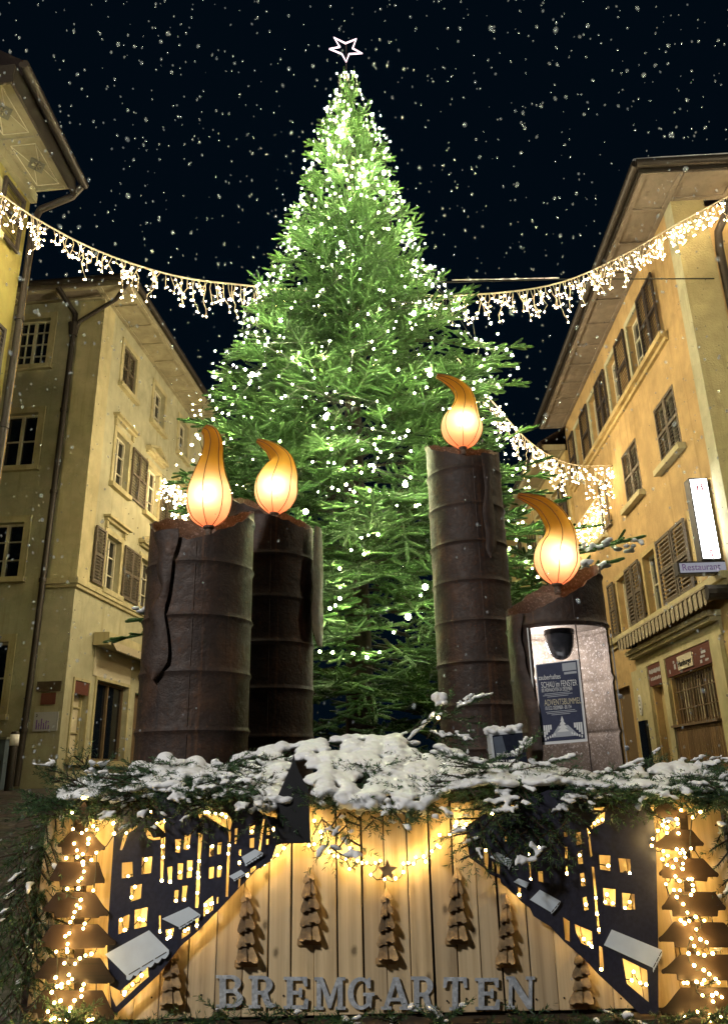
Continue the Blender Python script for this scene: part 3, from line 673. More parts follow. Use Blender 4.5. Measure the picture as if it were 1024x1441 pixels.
# ================================================================== FIR FOLIAGE
def unit(v): v = np.asarray(v, float); return v/(np.linalg.norm(v)+1e-12)
class Fir:
    """collects shoots (origin, dir, length) and stems (p, q, r)"""
    def __init__(s, seed): s.sh = []; s.st = []; s.r = np.random.default_rng(seed)
    def shoot(s, o, d, L): s.sh.append((*o, *unit(d), L))
    def spray(s, o, d, L, up=(0, 0, 1), droop=.0, step=.13, sub=True, side=.42, start=.12, ang=50, subL=.15, r0=None, tipup=0.0):
        """flat fir spray: main axis with side twigs carrying shoots"""
        r = s.r; d = unit(d); up = unit(np.asarray(up)-d*(np.asarray(up)@d)); p = np.array(o, float); n = max(3, int(L/step)); seg = L/n
        r0 = r0 or .006+.008*L; last = p
        for i in range(n):
            t_ = i/n
            d = unit(d+np.array([0, 0, -1])*droop*seg+np.array([0, 0, 1])*tipup*seg*t_+r.normal(0, .03, 3))
            q = p+d*seg; s.st.append((*p, *q, r0*(1-.8*t_)))
            u2 = unit(up-d*(up@d)); sd = np.cross(d, u2)
            if t_ >= start:
                Ls = side*(L*(1-t_)*.75+.16)*r.uniform(.75, 1.1)
                for sg in (-1, 1):
                    a = R(ang+r.normal(0, 6)); dd = unit(d*math.cos(a)+sd*sg*math.sin(a)+u2*r.normal(.05, .09))
                    s.twig(p+d*seg*r.uniform(0, .6), dd, Ls, u2, sub, subL, droop)
                if r.random() < .5: s.shoot(p, d+u2*.8+sd*r.normal(0, .4), subL*r.uniform(.6, .9))
            else:
                pass
            s.shoot(p, d, seg*1.25)
            p = q
        s.shoot(p, d, subL*1.15); 
        for sg in (-1, 1): s.shoot(p, d+sd*sg*.7, subL*.85)
    def twig(s, o, d, L, up, sub, subL, droop):
        r = s.r; n = max(1, int(round(L/(.16 if subL > .15 else (.10 if sub else .2))))); seg = L/n; p = np.array(o, float)
        for i in range(n):
            d = unit(d+np.array([0, 0, -1])*droop*seg*.6+r.normal(0, .03, 3)); q = p+d*seg
            s.st.append((*p, *q, .004))
            if sub and L > .14:
                sd = np.cross(d, up)
                for sg in (-1, 1):
                    a = R(46+r.normal(0, 8)); l = subL*r.uniform(.6, 1.0)*(1-.35*i/n)
                    s.shoot(p+d*seg*.4, d*math.cos(a)+sd*sg*math.sin(a)+up*r.normal(.06, .12), l)
            s.shoot(p, d, seg*1.2)
            p = q
        s.shoot(p, d, subL*r.uniform(.8, 1.1))
    def needle_mesh(s, name, mat, parent, n=26, nl=.030, nw=.0042, flat=.75, per_m=None, kite=True, frost=0):
        S = np.array(s.sh); r = s.r; N = len(S)
        o, d, L = S[:, :3], S[:, 3:6], S[:, 6]
        a = np.cross(d, [0, 0, 1.0]); a /= np.linalg.norm(a, axis=1, keepdims=True)+1e-9; b = np.cross(a, d)
        if per_m: reps = np.clip((L*per_m).astype(int), 6, 140)
        else: reps = np.full(N, n)
        idx = np.repeat(np.arange(N), reps); K = len(idx)
        t_ = r.uniform(0, 1, K); ph = r.uniform(0, 2*math.pi, K); an = np.radians(r.uniform(38, 62, K))
        l = nl*r.uniform(.75, 1.15, K)*(1-.35*np.clip((t_-.75)/.25, 0, 1)); an = an*(1-.45*np.clip((t_-.8)/.2, 0, 1))
        rad = a[idx]*np.cos(ph)[:, None]+b[idx]*(np.sin(ph)*flat)[:, None]
        dirn = d[idx]*np.cos(an)[:, None]+rad*np.sin(an)[:, None]
        base = o[idx]+d[idx]*(t_*L[idx])[:, None]
        w = np.cross(dirn, r.normal(size=(K, 3))); w /= np.linalg.norm(w, axis=1, keepdims=True)+1e-9
        hw = w*(nw/2)
        if frost:
            up_ = rad[:, 2]+.35*dirn[:, 2]; fm = (up_ > .45) & (r.random(K) < frost)
            V = np.stack([base-hw, base+hw, base+dirn*l[:, None]], 1); tri_mesh('frost', V[fm], M['frost'], parent); return tri_mesh(name, V[~fm], mat, parent)
        V = np.stack([base-hw*.7, base+hw*.7, base+dirn*(l*.6)[:, None]+hw, base+dirn*l[:, None], base+dirn*(l*.6)[:, None]-hw], 1) if kite else \
            np.stack([base-hw, base+hw, base+dirn*l[:, None]], 1)
        return tri_mesh(name, V, mat, parent, V.shape[1])
    def solid_mesh(s, name, mat, parent, rad=.016, n=5):
        """short solid cores so that every shoot reads as a thick finger"""
        S = np.array(s.sh); o, d, L = S[:, :3], S[:, 3:6], S[:, 6]
        a = np.cross(d, [.1, .05, 1.0]); a /= np.linalg.norm(a, axis=1, keepdims=True)+1e-9; b = np.cross(d, a); F_ = []
        R0 = (rad*(.7+.5*np.clip(L/.25, .2, 1.2)))[:, None]
        for k in range(n):
            t0, t1 = 2*math.pi*k/n, 2*math.pi*(k+1)/n; e0 = a*math.cos(t0)+b*math.sin(t0); e1 = a*math.cos(t1)+b*math.sin(t1); m = o+d*(L*.90)[:, None]; q = o+d*L[:, None]
            F_.append(np.stack([o+e0*R0*.8, o+e1*R0*.8, m+e1*R0, m+e0*R0], 1)); F_.append(np.stack([m+e0*R0, m+e1*R0, q+e1*R0*.65, q+e0*R0*.65], 1))
        return tri_mesh(name, np.concatenate(F_), mat, parent, 4)
    def stem_mesh(s, name, mat, parent):
        S = np.array(s.st); p, q, rr = S[:, :3], S[:, 3:6], S[:, 6]; d = q-p; d /= np.linalg.norm(d, axis=1, keepdims=True)+1e-9
        a = np.cross(d, [.3, .2, 1.0]); a /= np.linalg.norm(a, axis=1, keepdims=True)+1e-9; b = np.cross(d, a); F_ = []
        for k in range(3):
            t0, t1 = 2*math.pi*k/3, 2*math.pi*(k+1)/3
            e0 = (a*math.cos(t0)+b*math.sin(t0))*rr[:, None]; e1 = (a*math.cos(t1)+b*math.sin(t1))*rr[:, None]
            F_.append(np.stack([p+e0, p+e1, q+e1*.85, q+e0*.85], 1))
        return tri_mesh(name, np.concatenate(F_), mat, parent, 4)
# ================================================================== THE TREE
TX, TY = -.10, 8.6
PROF = [(1.2, 2.0), (2.5, 2.35), (3.5, 2.30), (4.2, 2.18), (4.7, 2.08), (5.2, 2.05), (5.6, 1.9), (6.2, 1.72), (6.8, 1.36), (7.26, 1.12), (7.94, .98), (8.53, .72), (9.27, .60), (9.92, .45), (10.58, .20), (11.0, .06)]
def prof(z): return float(np.interp(z, [p[0] for p in PROF], [p[1] for p in PROF]))
tree = thing('christmas_tree', (TX, TY, ground_z(TY)), 'tall frosted fir tree covered in small lights behind the rusty candles', 'tree')
mb = MB(); zz = np.linspace(ground_z(TY)-.05, 10.95, 14)
mb.tube([(TX+.01*math.sin(z), TY, z) for z in zz], [.17*(1-(z/11.4))+.012 for z in zz], 10); mb.build('trunk', M['bark'], tree, True)
fir = Fir(3); rr = fir.r
def bough_(o, d, L, droop, tipup, fing, gap, side=.55, up=(0, 0, 1)):
    """one limb: an axis carrying thick fingers, in pairs, the longer ones forked"""
    d = unit(d); n = max(2, int(L/gap)); seg = L/n; p = np.array(o, float)
    for i in range(n):
        f = (i+1)/n; d = unit(d+np.array([0, 0, -1])*droop*seg+np.array([0, 0, 1])*tipup*seg*f+rr.normal(0, .05, 3)); q = p+d*seg
        fir.st.append((*p, *q, .022*(1-.75*f)*min(1, L)+.004)); u2 = unit(np.array(up)-d*(np.array(up)@d)); sd = np.cross(d, u2)
        if f > .25:
            for sg in (-1, 1):
                l = min(side*(L*(1-f)*.8+fing*1.1), .62)*rr.uniform(.75, 1.15); a = R(rr.uniform(38, 62)); dd = unit(d*math.cos(a)+sd*sg*math.sin(a)+u2*rr.normal(.10, .16))
                if l > fing*1.25:
                    m = q+dd*l*.55; fir.st.append((*q, *m, .006)); fir.shoot(q+dd*l*.12, dd, l*.9)
                    for s2 in (-1, 1):
                        for k2 in ((.35, .75) if l > fing*1.7 else (.5,)):
                            a2 = R(rr.uniform(35, 55)); s3 = np.cross(dd, u2); fir.shoot(q+dd*l*k2*.8, unit(dd*math.cos(a2)+s3*s2*math.sin(a2)+u2*rr.normal(.08, .15)), fing*rr.uniform(.65, 1.05))
                else: fir.shoot(q, dd, l)
            if rr.random() < .45: fir.shoot(q, unit(d+u2*rr.uniform(.5, 1.1)+sd*rr.normal(0, .4)), fing*rr.uniform(.5, .8))
        fir.shoot(p, d, seg*1.1); p = q
    fir.shoot(p, d, fing*1.15)
    for sg in (-1, 1): fir.shoot(p, unit(d+np.cross(d, unit(np.array(up)-d*(np.array(up)@d)))*sg*.75), fing*.95)
z = 1.5; az = 0.0
while z < 10.8:
    Rz = prof(z); k = 8 if z < 8 else (7 if z < 10 else 5); lift = rr.uniform(.9, 1.1)
    for j in range(k):
        az += 2.399963; th = az+rr.normal(0, .15); front = math.sin(th) < .30
        if not front and rr.random() < .6: continue
        zb = z+rr.uniform(-.12, .12); fing = np.interp(zb, [2, 6, 8, 10, 10.8], [.21, .20, .18, .14, .11])
        Lb = max(.06, prof(zb+.10)*rr.uniform(.80, 1.10)*lift-fing*.62)
        el = np.interp(zb, [1.5, 4, 6, 7.5, 9.5, 10.8], [-.18, -.04, .16, .42, .85, 1.6])
        dh = np.array([math.cos(th), math.sin(th), 0]); d = unit(dh+np.array([0, 0, el])); ln = Lb*math.sqrt(1+el*el*.25)
        o = np.array([TX, TY, zb-Lb*el*.7]); bough_(o+d*ln*.12, d, ln*.88, .30 if zb < 6 else .05, .45, fing, fing*.72)
    z += np.interp(z, [1, 5, 8, 10.8], [.27, .25, .20, .13])
# the leading shoot and outstanding limbs seen in the photograph
for (x, y, L) in ((484, 96, .32), (498, 100, .20), (478, 108, .18), (505, 118, .24), (470, 128, .2), (520, 142, .18)):
    p = at(x, y, TY); b = at(487+(x-487)*.45, y+26, TY); fir.shoot(b, p-b, np.linalg.norm(p-b)*1.1)
def limb(x0, y0, x1, y1, Y0, Y1, droop=.1, tipup=.25, side=.40):
    a, b = at(x0, y0, Y0), at(x1, y1, Y1); L = np.linalg.norm(b-a)
    bough_(a, b-a, max(.2, L-.22), droop, tipup, .24, .17, .5, (0, -.3, 1))
for q in ((560, 480, 745, 478, 8.5, 8.1), (600, 520, 735, 500, 8.4, 7.7), (560, 440, 672, 412, 8.6, 8.4), (440, 560, 300, 520, 8.5, 8.0), (440, 620, 256, 602, 8.5, 7.8),
          (430, 520, 312, 492, 8.6, 8.2), (560, 610, 720, 560, 8.5, 8.0), (600, 650, 752, 598, 8.5, 8.0), (620, 690, 770, 640, 8.4, 8.0), (640, 760, 842, 742, 8.2, 7.4), (660, 740, 800, 700, 8.4, 7.9),
          (660, 800, 900, 775, 7.9, 6.7), (680, 830, 870, 798, 7.6, 6.6), (400, 800, 192, 866, 8.2, 6.9), (640, 820, 800, 850, 8.4, 7.6), (450, 600, 330, 580, 8.2, 7.5), (460, 660, 300, 650, 8.4, 8.2)):
    limb(*q)
for q in ((430, 700, 380, 660), (440, 760, 390, 740), (470, 800, 440, 850), (500, 820, 470, 870), (560, 830, 600, 870), (520, 700, 470, 745), (560, 720, 590, 760), (520, 880, 470, 930), (540, 900, 590, 950), (500, 950, 450, 1000)):
    limb(q[0], q[1], q[2], q[3], 7.6, 6.5, droop=.25)
for k in range(250):     # drooping fans on the outside of the crown
    z = 1.9+7.6*rr.random()**1.15; th = math.pi*1.5+rr.uniform(-1.7, 1.7); q0 = prof(z)
    p = np.array([TX+q0*.62*math.cos(th), TY+q0*.62*math.sin(th), z+.1]); dh = np.array([math.cos(th+rr.normal(0, .35)), math.sin(th+rr.normal(0, .35)), rr.uniform(-.45, .15)])
    bough_(p, dh, min(.40, q0*.26)*rr.uniform(.7, 1.1), .6, .5, .18 if q0 > .8 else .13, .15)
for k in range(280):     # inner fans that close the crown round the stem
    z = rr.uniform(1.8, 8.2); th = math.pi*1.5+rr.uniform(-1.2, 1.2); q0 = prof(z)
    p = np.array([TX+q0*.22*math.cos(th), TY+q0*.22*math.sin(th), z]); dh = np.array([math.cos(th+rr.normal(0, .4)), math.sin(th+rr.normal(0, .4)), rr.uniform(-.3, .4)])
    bough_(p, dh, q0*.34*rr.uniform(.7, 1.1), .5, .5, .17, .15)
fir.solid_mesh('shoots', M['shoot_core'], tree, .013)
fir.needle_mesh('crown', M['needles_tree'], tree, per_m=520, nl=.034, nw=.0052, kite=False, frost=.6)
fir.stem_mesh('branches', M['bark'], tree)
print('tree shoots', len(fir.sh))
# snow lying on the outstanding limbs
class Snow:
    def __init__(s): s.b = []
    def blob(s, p, rx, ry=None, rz=None): s.b.append((tuple(p), rx, ry or rx, rz or rx*.7))
    def build(s, name, parent, voxel=.011, smooth=6):
        ico = bmesh.new(); bmesh.ops.create_icosphere(ico, subdivisions=1, radius=1.0)
        iv = np.array([v.co[:] for v in ico.verts]); fi = [[v.index for v in f.verts] for f in ico.faces]; ico.free()
        mb = MB()
        for p, a, b, c in s.b:
            n = len(mb.v); mb.v += [tuple(q) for q in iv*np.array([a, b, c])+np.array(p)]; mb.f += [tuple(n+i for i in f) for f in fi]
        o = mb.build(name, M['snow'], parent, True); o['kind'] = 'stuff'
        m = o.modifiers.new('fuse', 'REMESH'); m.mode = 'VOXEL'; m.voxel_size = voxel; m.use_smooth_shade = True
        m = o.modifiers.new('soften', 'SMOOTH'); m.factor = .5; m.iterations = smooth
        return o
sn = Snow()
for (x0, y0, x1, y1, Y) in ((800, 772, 900, 772, 6.85), (790, 800, 860, 800, 6.7), (192, 862, 240, 850, 6.95)):
    for k in range(26):
        t_ = random.random(); p = at(x0+(x1-x0)*t_, y0+(y1-y0)*t_, Y)+np.array([0, random.uniform(-.15, .15), random.uniform(.0, .05)])
        sn.blob(p, random.uniform(.03, .06), None, .025)
sn.build('snow_cap', tree, .014)
# star
stp = at(487, 70, TY)
star = thing('tree_star', stp, 'pinkish white outlined star lit on top of the fir tree', 'star')
SP = [(464, 69), (478, 66), (470, 53), (486, 61), (501, 55), (496, 68), (509, 75), (491, 76), (487, 87), (481, 76)]
SP3 = [at(x, y, TY-.02) for x, y in SP]
mb = MB(); mb.tube(SP3+[SP3[0], SP3[1]], .0125, 8); mb.build('light_tube', M['star_tube'], star, True)
mb = MB(); mb.tube([at(487, 62, TY+.02), at(487, 118, TY+.02)], .012, 6); mb.build('rod', M['dark_metal'], star)
# ------------------------------------------------------------------ bulbs
def ico_mesh(name, r, mat, stretch=1.0, big=True):
    bm = bmesh.new(); bmesh.ops.create_icosphere(bm, subdivisions=2 if big else 1, radius=r)
    for v in bm.verts: v.co.z *= stretch
    for f in bm.faces: f.smooth = True
    me = bpy.data.meshes.new(name); bm.to_mesh(me); bm.free(); me.materials.append(mat); return me
def bulbs(root, pts, r, mat, limit=100, big=None, stretch=1.0, sizes=None):
    """each bulb its own part; past the limit the smaller ones are one part"""
    me = ico_mesh('bulb', r, mat, stretch, r < .012 or len(pts) < 150); off = np.array(ROOT[root.name])
    pts = [np.asarray(p) for p in pts]
    order = list(range(len(pts)))
    if sizes is not None: order.sort(key=lambda i: -sizes[i])
    else: order.sort(key=lambda i: np.linalg.norm(pts[i]-CO))
    for i in order[:limit]:
        o = link('bulb', me, root, tuple(pts[i]-off)); s_ = sizes[i] if sizes is not None else 1.0
        o.scale = (s_, s_, s_)
    rest = order[limit:]
    if rest:
        iv = np.array([v.co[:] for v in me.vertices]); fi = [list(p.vertices) for p in me.polygons]; mb = MB()
        for i in rest:
            n = len(mb.v); s_ = sizes[i] if sizes is not None else 1.0
            mb.v += [tuple(q) for q in iv*s_+pts[i]]; mb.f += [tuple(n+k for k in f) for f in fi]
        tag(mb.build('small_bulbs', mat, root, True), kind='stuff')
def onion(z, th, f=1.0):
    r_ = prof(z)*f; return np.array([TX+r_*math.cos(th), TY+r_*math.sin(th), z])
tl = thing('tree_light_string', (TX, TY, 6.0), 'long string of warm white bulbs wound over the whole fir tree', 'fairy lights')
P_, S_ = [], []; rt = np.random.default_rng(11)
wires = []
for k in range(9):
    th0 = math.pi+math.pi*(k+.5)/9+rt.normal(0, .08); z = 10.85; w = []
    while z > (3.4 if k in (3, 4, 5) else 4.3):
        th = th0+.35*math.sin(z*1.3+k)+rt.normal(0, .10); p = onion(z, th, rt.uniform(.90, 1.0) if 1 < k < 7 else rt.uniform(.80, .93)); p += rt.normal(0, .03, 3)
        if prof(z) > .62 or rt.random() < .30+prof(z)*.8: P_.append(p); S_.append(rt.uniform(.55, 1.0))
        w.append(p); z -= rt.uniform(.07, .26)
    wires.append(w)
for k in range(330):          # sprinkled along limb ends, denser up the tree
    z = 10.3-7.4*rt.random()**.95; th = math.pi*1.5+rt.uniform(-1.75, 1.75); P_.append(onion(z, th, rt.uniform(.88, 1.02))+rt.normal(0, .04, 3)); S_.append(rt.uniform(.35, .8))
for (x, y) in ((458, 575), (458, 590), (462, 618), (470, 652), (484, 660), (508, 665), (520, 655), (530, 632), (534, 615), (540, 600), (548, 576), (574, 606), (578, 635), (500, 650), (466, 632), (476, 690), (487, 682), (498, 692), (520, 690),
               (508, 756), (518, 752), (532, 752), (494, 774), (512, 780), (500, 795), (478, 800), (478, 828), (478, 842), (472, 852), (464, 856), (450, 917), (468, 918), (497, 920), (516, 925), (534, 918), (575, 868), (598, 826), (592, 838), (554, 890), (570, 678), (585, 712),
               (345, 520), (360, 528), (330, 545), (316, 560), (305, 575), (300, 590), (277, 612), (270, 626), (272, 648), (276, 662), (282, 676), (690, 455), (700, 470), (720, 500), (728, 518), (712, 492), (690, 560), (715, 605), (722, 640), (727, 660), (730, 700), (718, 690), (735, 735), (745, 770), (740, 790), (748, 800), (756, 812), (716, 772), (726, 760), (800, 730), (785, 715), (605, 520), (600, 545), (620, 640), (582, 440), (560, 520), (529, 508), (525, 512), (555, 495)):
    d_ = 7.0 if y > 740 and 440 < x < 620 else (7.4 if x > 600 else 7.0)
    P_.append(at(x, y, TY-(TY-d_)*(.8 if y < 500 else 1))); S_.append(rt.uniform(.8, 1.15))
for k in range(10):
    z = rt.uniform(9.0, 10.9); th = math.pi*1.5+rt.uniform(-1.7, 1.7); P_.append(onion(z, th, rt.uniform(.9, 1.15))); S_.append(rt.uniform(.5, .9))
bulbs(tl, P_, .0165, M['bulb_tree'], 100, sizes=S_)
BIG = [(605, 527, 7.1), (430, 720, 6.9), (598, 826, 6.5), (574, 868, 6.5), (355, 527, 7.2), (438, 326, 7.75), (480, 342, 7.75), (540, 243, 7.95), (458, 587, 6.9), (582, 441, 7.3), (512, 257, 7.95), (570, 682, 6.8), (395, 450, 7.3)]
me = ico_mesh('bright_bulb', .030, M['bulb_tree_big'])
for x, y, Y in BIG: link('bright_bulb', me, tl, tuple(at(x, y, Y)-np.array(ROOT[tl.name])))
mb = MB()
for w in wires: mb.tube([p+np.array([0, .02, 0]) for p in w], .0045, 4)
mb.build('cable', M['cable'], tl)
# ================================================================== ICICLE GARLANDS
def garland(label, pxs, Ys, drop=(.25, .8), step=.16, r=.02, seed=1, post=None, density=1.0, mat='bulb_icicle'):
    """pxs: points of the cable as the photograph shows them; Ys: distance at both ends"""
    rg = np.random.default_rng(seed); n = len(pxs); xs = [p[0] for p in pxs]
    K = 60; P = []
    for k in range(K+1):
        t_ = k/K*(n-1); i = min(int(t_), n-2); f = t_-i
        p0, p1, p2, p3 = (np.array(pxs[max(0, min(n-1, i+j))], float) for j in (-1, 0, 1, 2))
        q = .5*((2*p1)+(-p0+p2)*f+(2*p0-5*p1+4*p2-p3)*f*f+(-p0+3*p1-3*p2+p3)*f**3)
        P.append(at(q[0], q[1], Ys[0]+(Ys[1]-Ys[0])*k/K))
    root = thing('icicle_garland', P[K//2], label, 'fairy lights', 'icicle light garlands over the street')
    mb = MB(); mb.tube(P, .014, 6); mb.build('cable', M['cable_white'], root, True)
    cum = np.concatenate([[0], np.cumsum([np.linalg.norm(b-a) for a, b in zip(P, P[1:])])]); A = np.array(P); L = cum[-1]
    wr = MB(); B = []; s_ = step*.5; ci = 0
    while s_ < L:
        p = np.array([np.interp(s_, cum, A[:, j]) for j in range(3)]); ln = rg.uniform(*drop)*(1.0 if ci % 4 else 1.25)
        w = [p]; q = p.copy(); m = max(2, int(ln/.085))
        dx = rg.normal(0, .25)
        for k in range(m):
            q = q+np.array([dx*.05+rg.normal(0, .028), rg.normal(0, .028), -ln/m]); w.append(q.copy())
            if rg.random() < .72*density: B.append(q+np.array([rg.choice([-1, 1])*rg.uniform(.02, .06), rg.normal(0, .03), -.01])); wr.tube([q, B[-1]], .004, 3, False)
        B.append(q+np.array([0, 0, -.03])); wr.tube(w, .0048, 4, False); s_ += step*rg.uniform(.6, 1.4); ci += 1
    wr.build('dropper_wires', M['cable_white'], root)
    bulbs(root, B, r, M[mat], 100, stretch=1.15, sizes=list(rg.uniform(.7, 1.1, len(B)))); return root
gl = L1.hit(-14, 262); pL = L1.P(gl[0], gl[1], .02)
garland('long icicle garland sagging behind the fir tree between the mustard house and the orange house',
        [(-14, 262), (60, 313), (150, 358), (250, 389), (340, 401), (430, 409), (560, 416), (690, 413), (790, 397), (880, 357), (950, 316), (1024, 276), (1090, 238)], (pL[1], 11.9), drop=(.12, .50), step=.06, seed=5, r=.016)
a = RS.hit(861, 655); pe = RS.P(a[0], a[1])
garland('bright icicle garland hooked to the orange house wall above the curled flame', [(640, 500), (690, 562), (745, 622), (800, 652), (861, 655)], (14.5, pe[1]), drop=(.25, .8), step=.10, seed=8, r=.022)
garland('short icicle garland slanting down from the orange house wall hook to the fir tree', [(861, 657), (845, 690), (825, 720), (808, 742), (780, 775)], (pe[1], 22.5), drop=(.3, .9), step=.13, seed=9, r=.024)
b = LS.hit(229, 667); pb_ = LS.P(b[0], b[1])
garland('icicle garland running from the pale house wall to behind the two twin candles', [(229, 667), (262, 690), (300, 690), (335, 660), (380, 605), (430, 560)], (pb_[1], 14.5), drop=(.3, .95), step=.11, seed=10, r=.025)
sw = thing('span_wire', at(720, 393, 11.6), 'thin black span wire with a line of snow running to the orange house', 'cable')
mb = MB(); mb.tube([at(560, 398, 11.0), at(640, 397, 11.2), at(780, 393, 11.5), at(1004, 392, 11.93)], .012, 6); mb.build('wire', M['cable'], sw)
mb = MB(); P = [at(x, 396-(x-640)*.02-1.2, 11.2+(x-640)*.0021)+np.array([0, 0, .012]) for x in range(636, 790, 5)]; mb.tube(P, [random.uniform(.006, .017) for _ in P], 6); mb.build('snow_line', M['snow'], sw, True)
# ================================================================== DRUM CANDLES
def drum_profile(z):
    """radius offset for a drum height coordinate (0.88 m drums with rolled chimes and two hoops)"""
    f = (z % .88)/.88
    e = 0.0
    for c_, w_, h_ in ((0.0, .014, .012), (1.0, .014, .012), (1/3, .016, .010), (2/3, .016, .010)): e = max(e, h_*math.exp(-((f-c_)/w_)**2))
    for c_ in (.83, .88, .5, .16): e += .0022*math.exp(-((f-c_)/.012)**2)
    return e
def candle(label, cx, cy, rad, z0, zcut, base=0.0, opening=None, n=120):
    root = thing('drum_candle', (cx, cy, z0), label, 'candle sculpture', 'candles made of rusty oil drums')
    zs = []; zmax = max(zcut(th) for th in np.linspace(0, 2*math.pi, 60))
    z = z0
    marks = sorted({round(base+.88*k/1+dz, 4) for k in range(0, 6) for dz in (-.026, -.012, 0, .012, .026, .293-.024, .293-.012, .293, .293+.012, .293+.024, .587-.024, .587-.012, .587, .587+.012, .587+.024)} | {round(z0+.08*k, 4) for k in range(int((zmax-z0)/.08)+2)})
    zs = [q for q in marks if z0 <= q <= zmax+.001]+[zmax+.001]
    outer, inner = MB(), MB()
    def ring(mb, r_off, flip):
        V = []
        for z in zs:
            for k in range(n):
                th = 2*math.pi*k/n; zz = min(z, zcut(th)); r_ = rad+drum_profile(zz-base)+r_off
                V.append((cx+r_*math.cos(th), cy+r_*math.sin(th), zz))
        mb.v = V
        for i in range(len(zs)-1):
            for k in range(n):
                k2 = (k+1) % n; thm = 2*math.pi*(k+.5)/n
                if zs[i] >= zcut(2*math.pi*k/n)-1e-6 and zs[i] >= zcut(2*math.pi*k2/n)-1e-6: continue
                if opening:
                    a = math.degrees(thm+math.pi/2) % 360; a = a-360 if a > 180 else a
                    if opening[0] < a < opening[1] and opening[2] <= (zs[i]+zs[i+1])/2 <= opening[3]: continue
                mb.f.append((i*n+k, i*n+k2, (i+1)*n+k2, (i+1)*n+k))
    ring(outer, 0, False); ring(inner, -.012, True)
    # rim joining both skins
    m = len(outer.v); V2 = outer.v+inner.v
    top = (len(zs)-1)*n
    b_ = outer.build('barrel', M['rust'], root, 'auto')
    inner.build('inner_skin', M['rust_inside'], b_, True)
    rim = MB(); P1 = outer.v[top:top+n]; P2 = inner.v[top:top+n]
    for k in range(n): rim.quad(P1[k], P1[(k+1) % n], P2[(k+1) % n], P2[k])
    rim.build('rim', M['rust'], b_)
    sm = MB(); th = -math.pi/2+.12; sm.tube([(cx+(rad+.001)*math.cos(th), cy+(rad+.001)*math.sin(th), q) for q in np.linspace(z0, zcut(th)-.02, 12)], .0035, 5)
    sm.build('weld_seam', M['rust'], b_)
    return root
def drip(root, cx, cy, rad, rows, off=.022, thick=.006):
    """rows: (z, theta centre deg from facing camera, half width m); a wavy steel run of wax standing off the drum"""
    mb = MB(); Z = np.linspace(rows[0][0], rows[-1][0], 40); zz = [r_[0] for r_ in rows]; nn = 8; V = []
    for z in Z:
        ac = np.interp(-z, [-q for q in zz], [r_[1] for r_ in rows]); hw = np.interp(-z, [-q for q in zz], [r_[2] for r_ in rows])
        for k in range(nn+1):
            a = R(ac)+(k/nn*2-1)*hw/rad-math.pi/2; bulge = off+.012*(1-(k/nn*2-1)**2)
            for e in (0, thick): V.append((cx+(rad+bulge+e)*math.cos(a), cy+(rad+bulge+e)*math.sin(a), z))
    mb.v = V; w = (nn+1)*2
    for i in range(len(Z)-1):
        for k in range(nn):
            p = i*w+k*2; q = p+w
            mb.f.append((p+1, p+3, q+3, q+1)); mb.f.append((p, q, q+2, p+2))
        mb.f.append((i*w, i*w+1, (i+1)*w+1, (i+1)*w)); e = i*w+nn*2; mb.f.append((e, (e+w), e+w+1, e+1))
    for i in (0, len(Z)-1):
        for k in range(nn): p = i*w+k*2; mb.f.append((p, p+2, p+3, p+1))
    return mb.build('wax_drip', M['rust'], root, 'auto')
def drip_px(root, cx, cy, r, left, right, rows=36, off=.02, thick=.007):
    """a wavy steel wax run: both edges given in photo pixels, laid on a cylinder round the drum"""
    r2 = r+off
    def hit(x, y):
        d = ray(x, y); a = d[0]**2+d[1]**2; b = 2*(d[0]*(CO[0]-cx)+d[1]*(CO[1]-cy)); c = (CO[0]-cx)**2+(CO[1]-cy)**2-r2*r2
        D = max(0.0, b*b-4*a*c); s_ = (-b-math.sqrt(D))/(2*a); p = CO+d*s_; return math.atan2(p[1]-cy, p[0]-cx), p[2]
    y0, y1 = left[0][1], left[-1][1]; V = []; nn = 8; mb = MB()
    def sm(T, y):
        return float(np.interp(y, [q[1] for q in T], [q[0] for q in T]))
    for i in range(rows+1):
        y = y0+(y1-y0)*i/rows; ym = [sm(left, y+e) for e in (-7, 0, 7)]; yr = [sm(right, y+e) for e in (-7, 0, 7)]
        xl, xr = sum(ym)/3, sum(yr)/3
        e_ = min(1, (rows-i)/4.0); m_ = (xl+xr)/2; xl, xr = m_+(xl-m_)*math.sqrt(e_+.02), m_+(xr-m_)*math.sqrt(e_+.02)
        (a0, z0), (a1, z1) = hit(xl, y), hit(xr, y); z = (z0+z1)/2
        for k in range(nn+1):
            a = a0+(a1-a0)*k/nn; bul = .014*(1-(2*k/nn-1)**2)
            for e in (0, thick): V.append((cx+(r2+bul+e)*math.cos(a), cy+(r2+bul+e)*math.sin(a), z))
    mb.v = V; w = (nn+1)*2
    for i in range(rows):
        for k in range(nn):
            p = i*w+k*2; q = p+w; mb.f.append((p+1, p+3, q+3, q+1)); mb.f.append((p, q, q+2, p+2))
        mb.f.append((i*w, i*w+1, (i+1)*w+1, (i+1)*w)); e = i*w+nn*2; mb.f.append((e, e+w, e+w+1, e+1))
    for i in (0, rows):
        for k in range(nn): p = i*w+k*2; mb.f.append((p, p+2, p+3, p+1))
    return mb.build('wax_drip', M['rust'], root, 'auto')
t = NT('flame_fabric'); g = t.n('TexCoord').outputs['Generated']; sx = t.n('SeparateXYZ', i_0=g).outputs[2]
c = t.ramp(t.math('ADD', sx, t.math('MULTIPLY', t.math('SUBTRACT', t.noise(t.coords(), 9, 4), .5), .08)), [(0, (.93, .27, .14)), (.15, (.95, .45, .27)), (.36, (.96, .67, .42)), (.60, (.92, .60, .11)), (.93, (.84, .50, .08)), (1.0, (.34, .12, .05))])
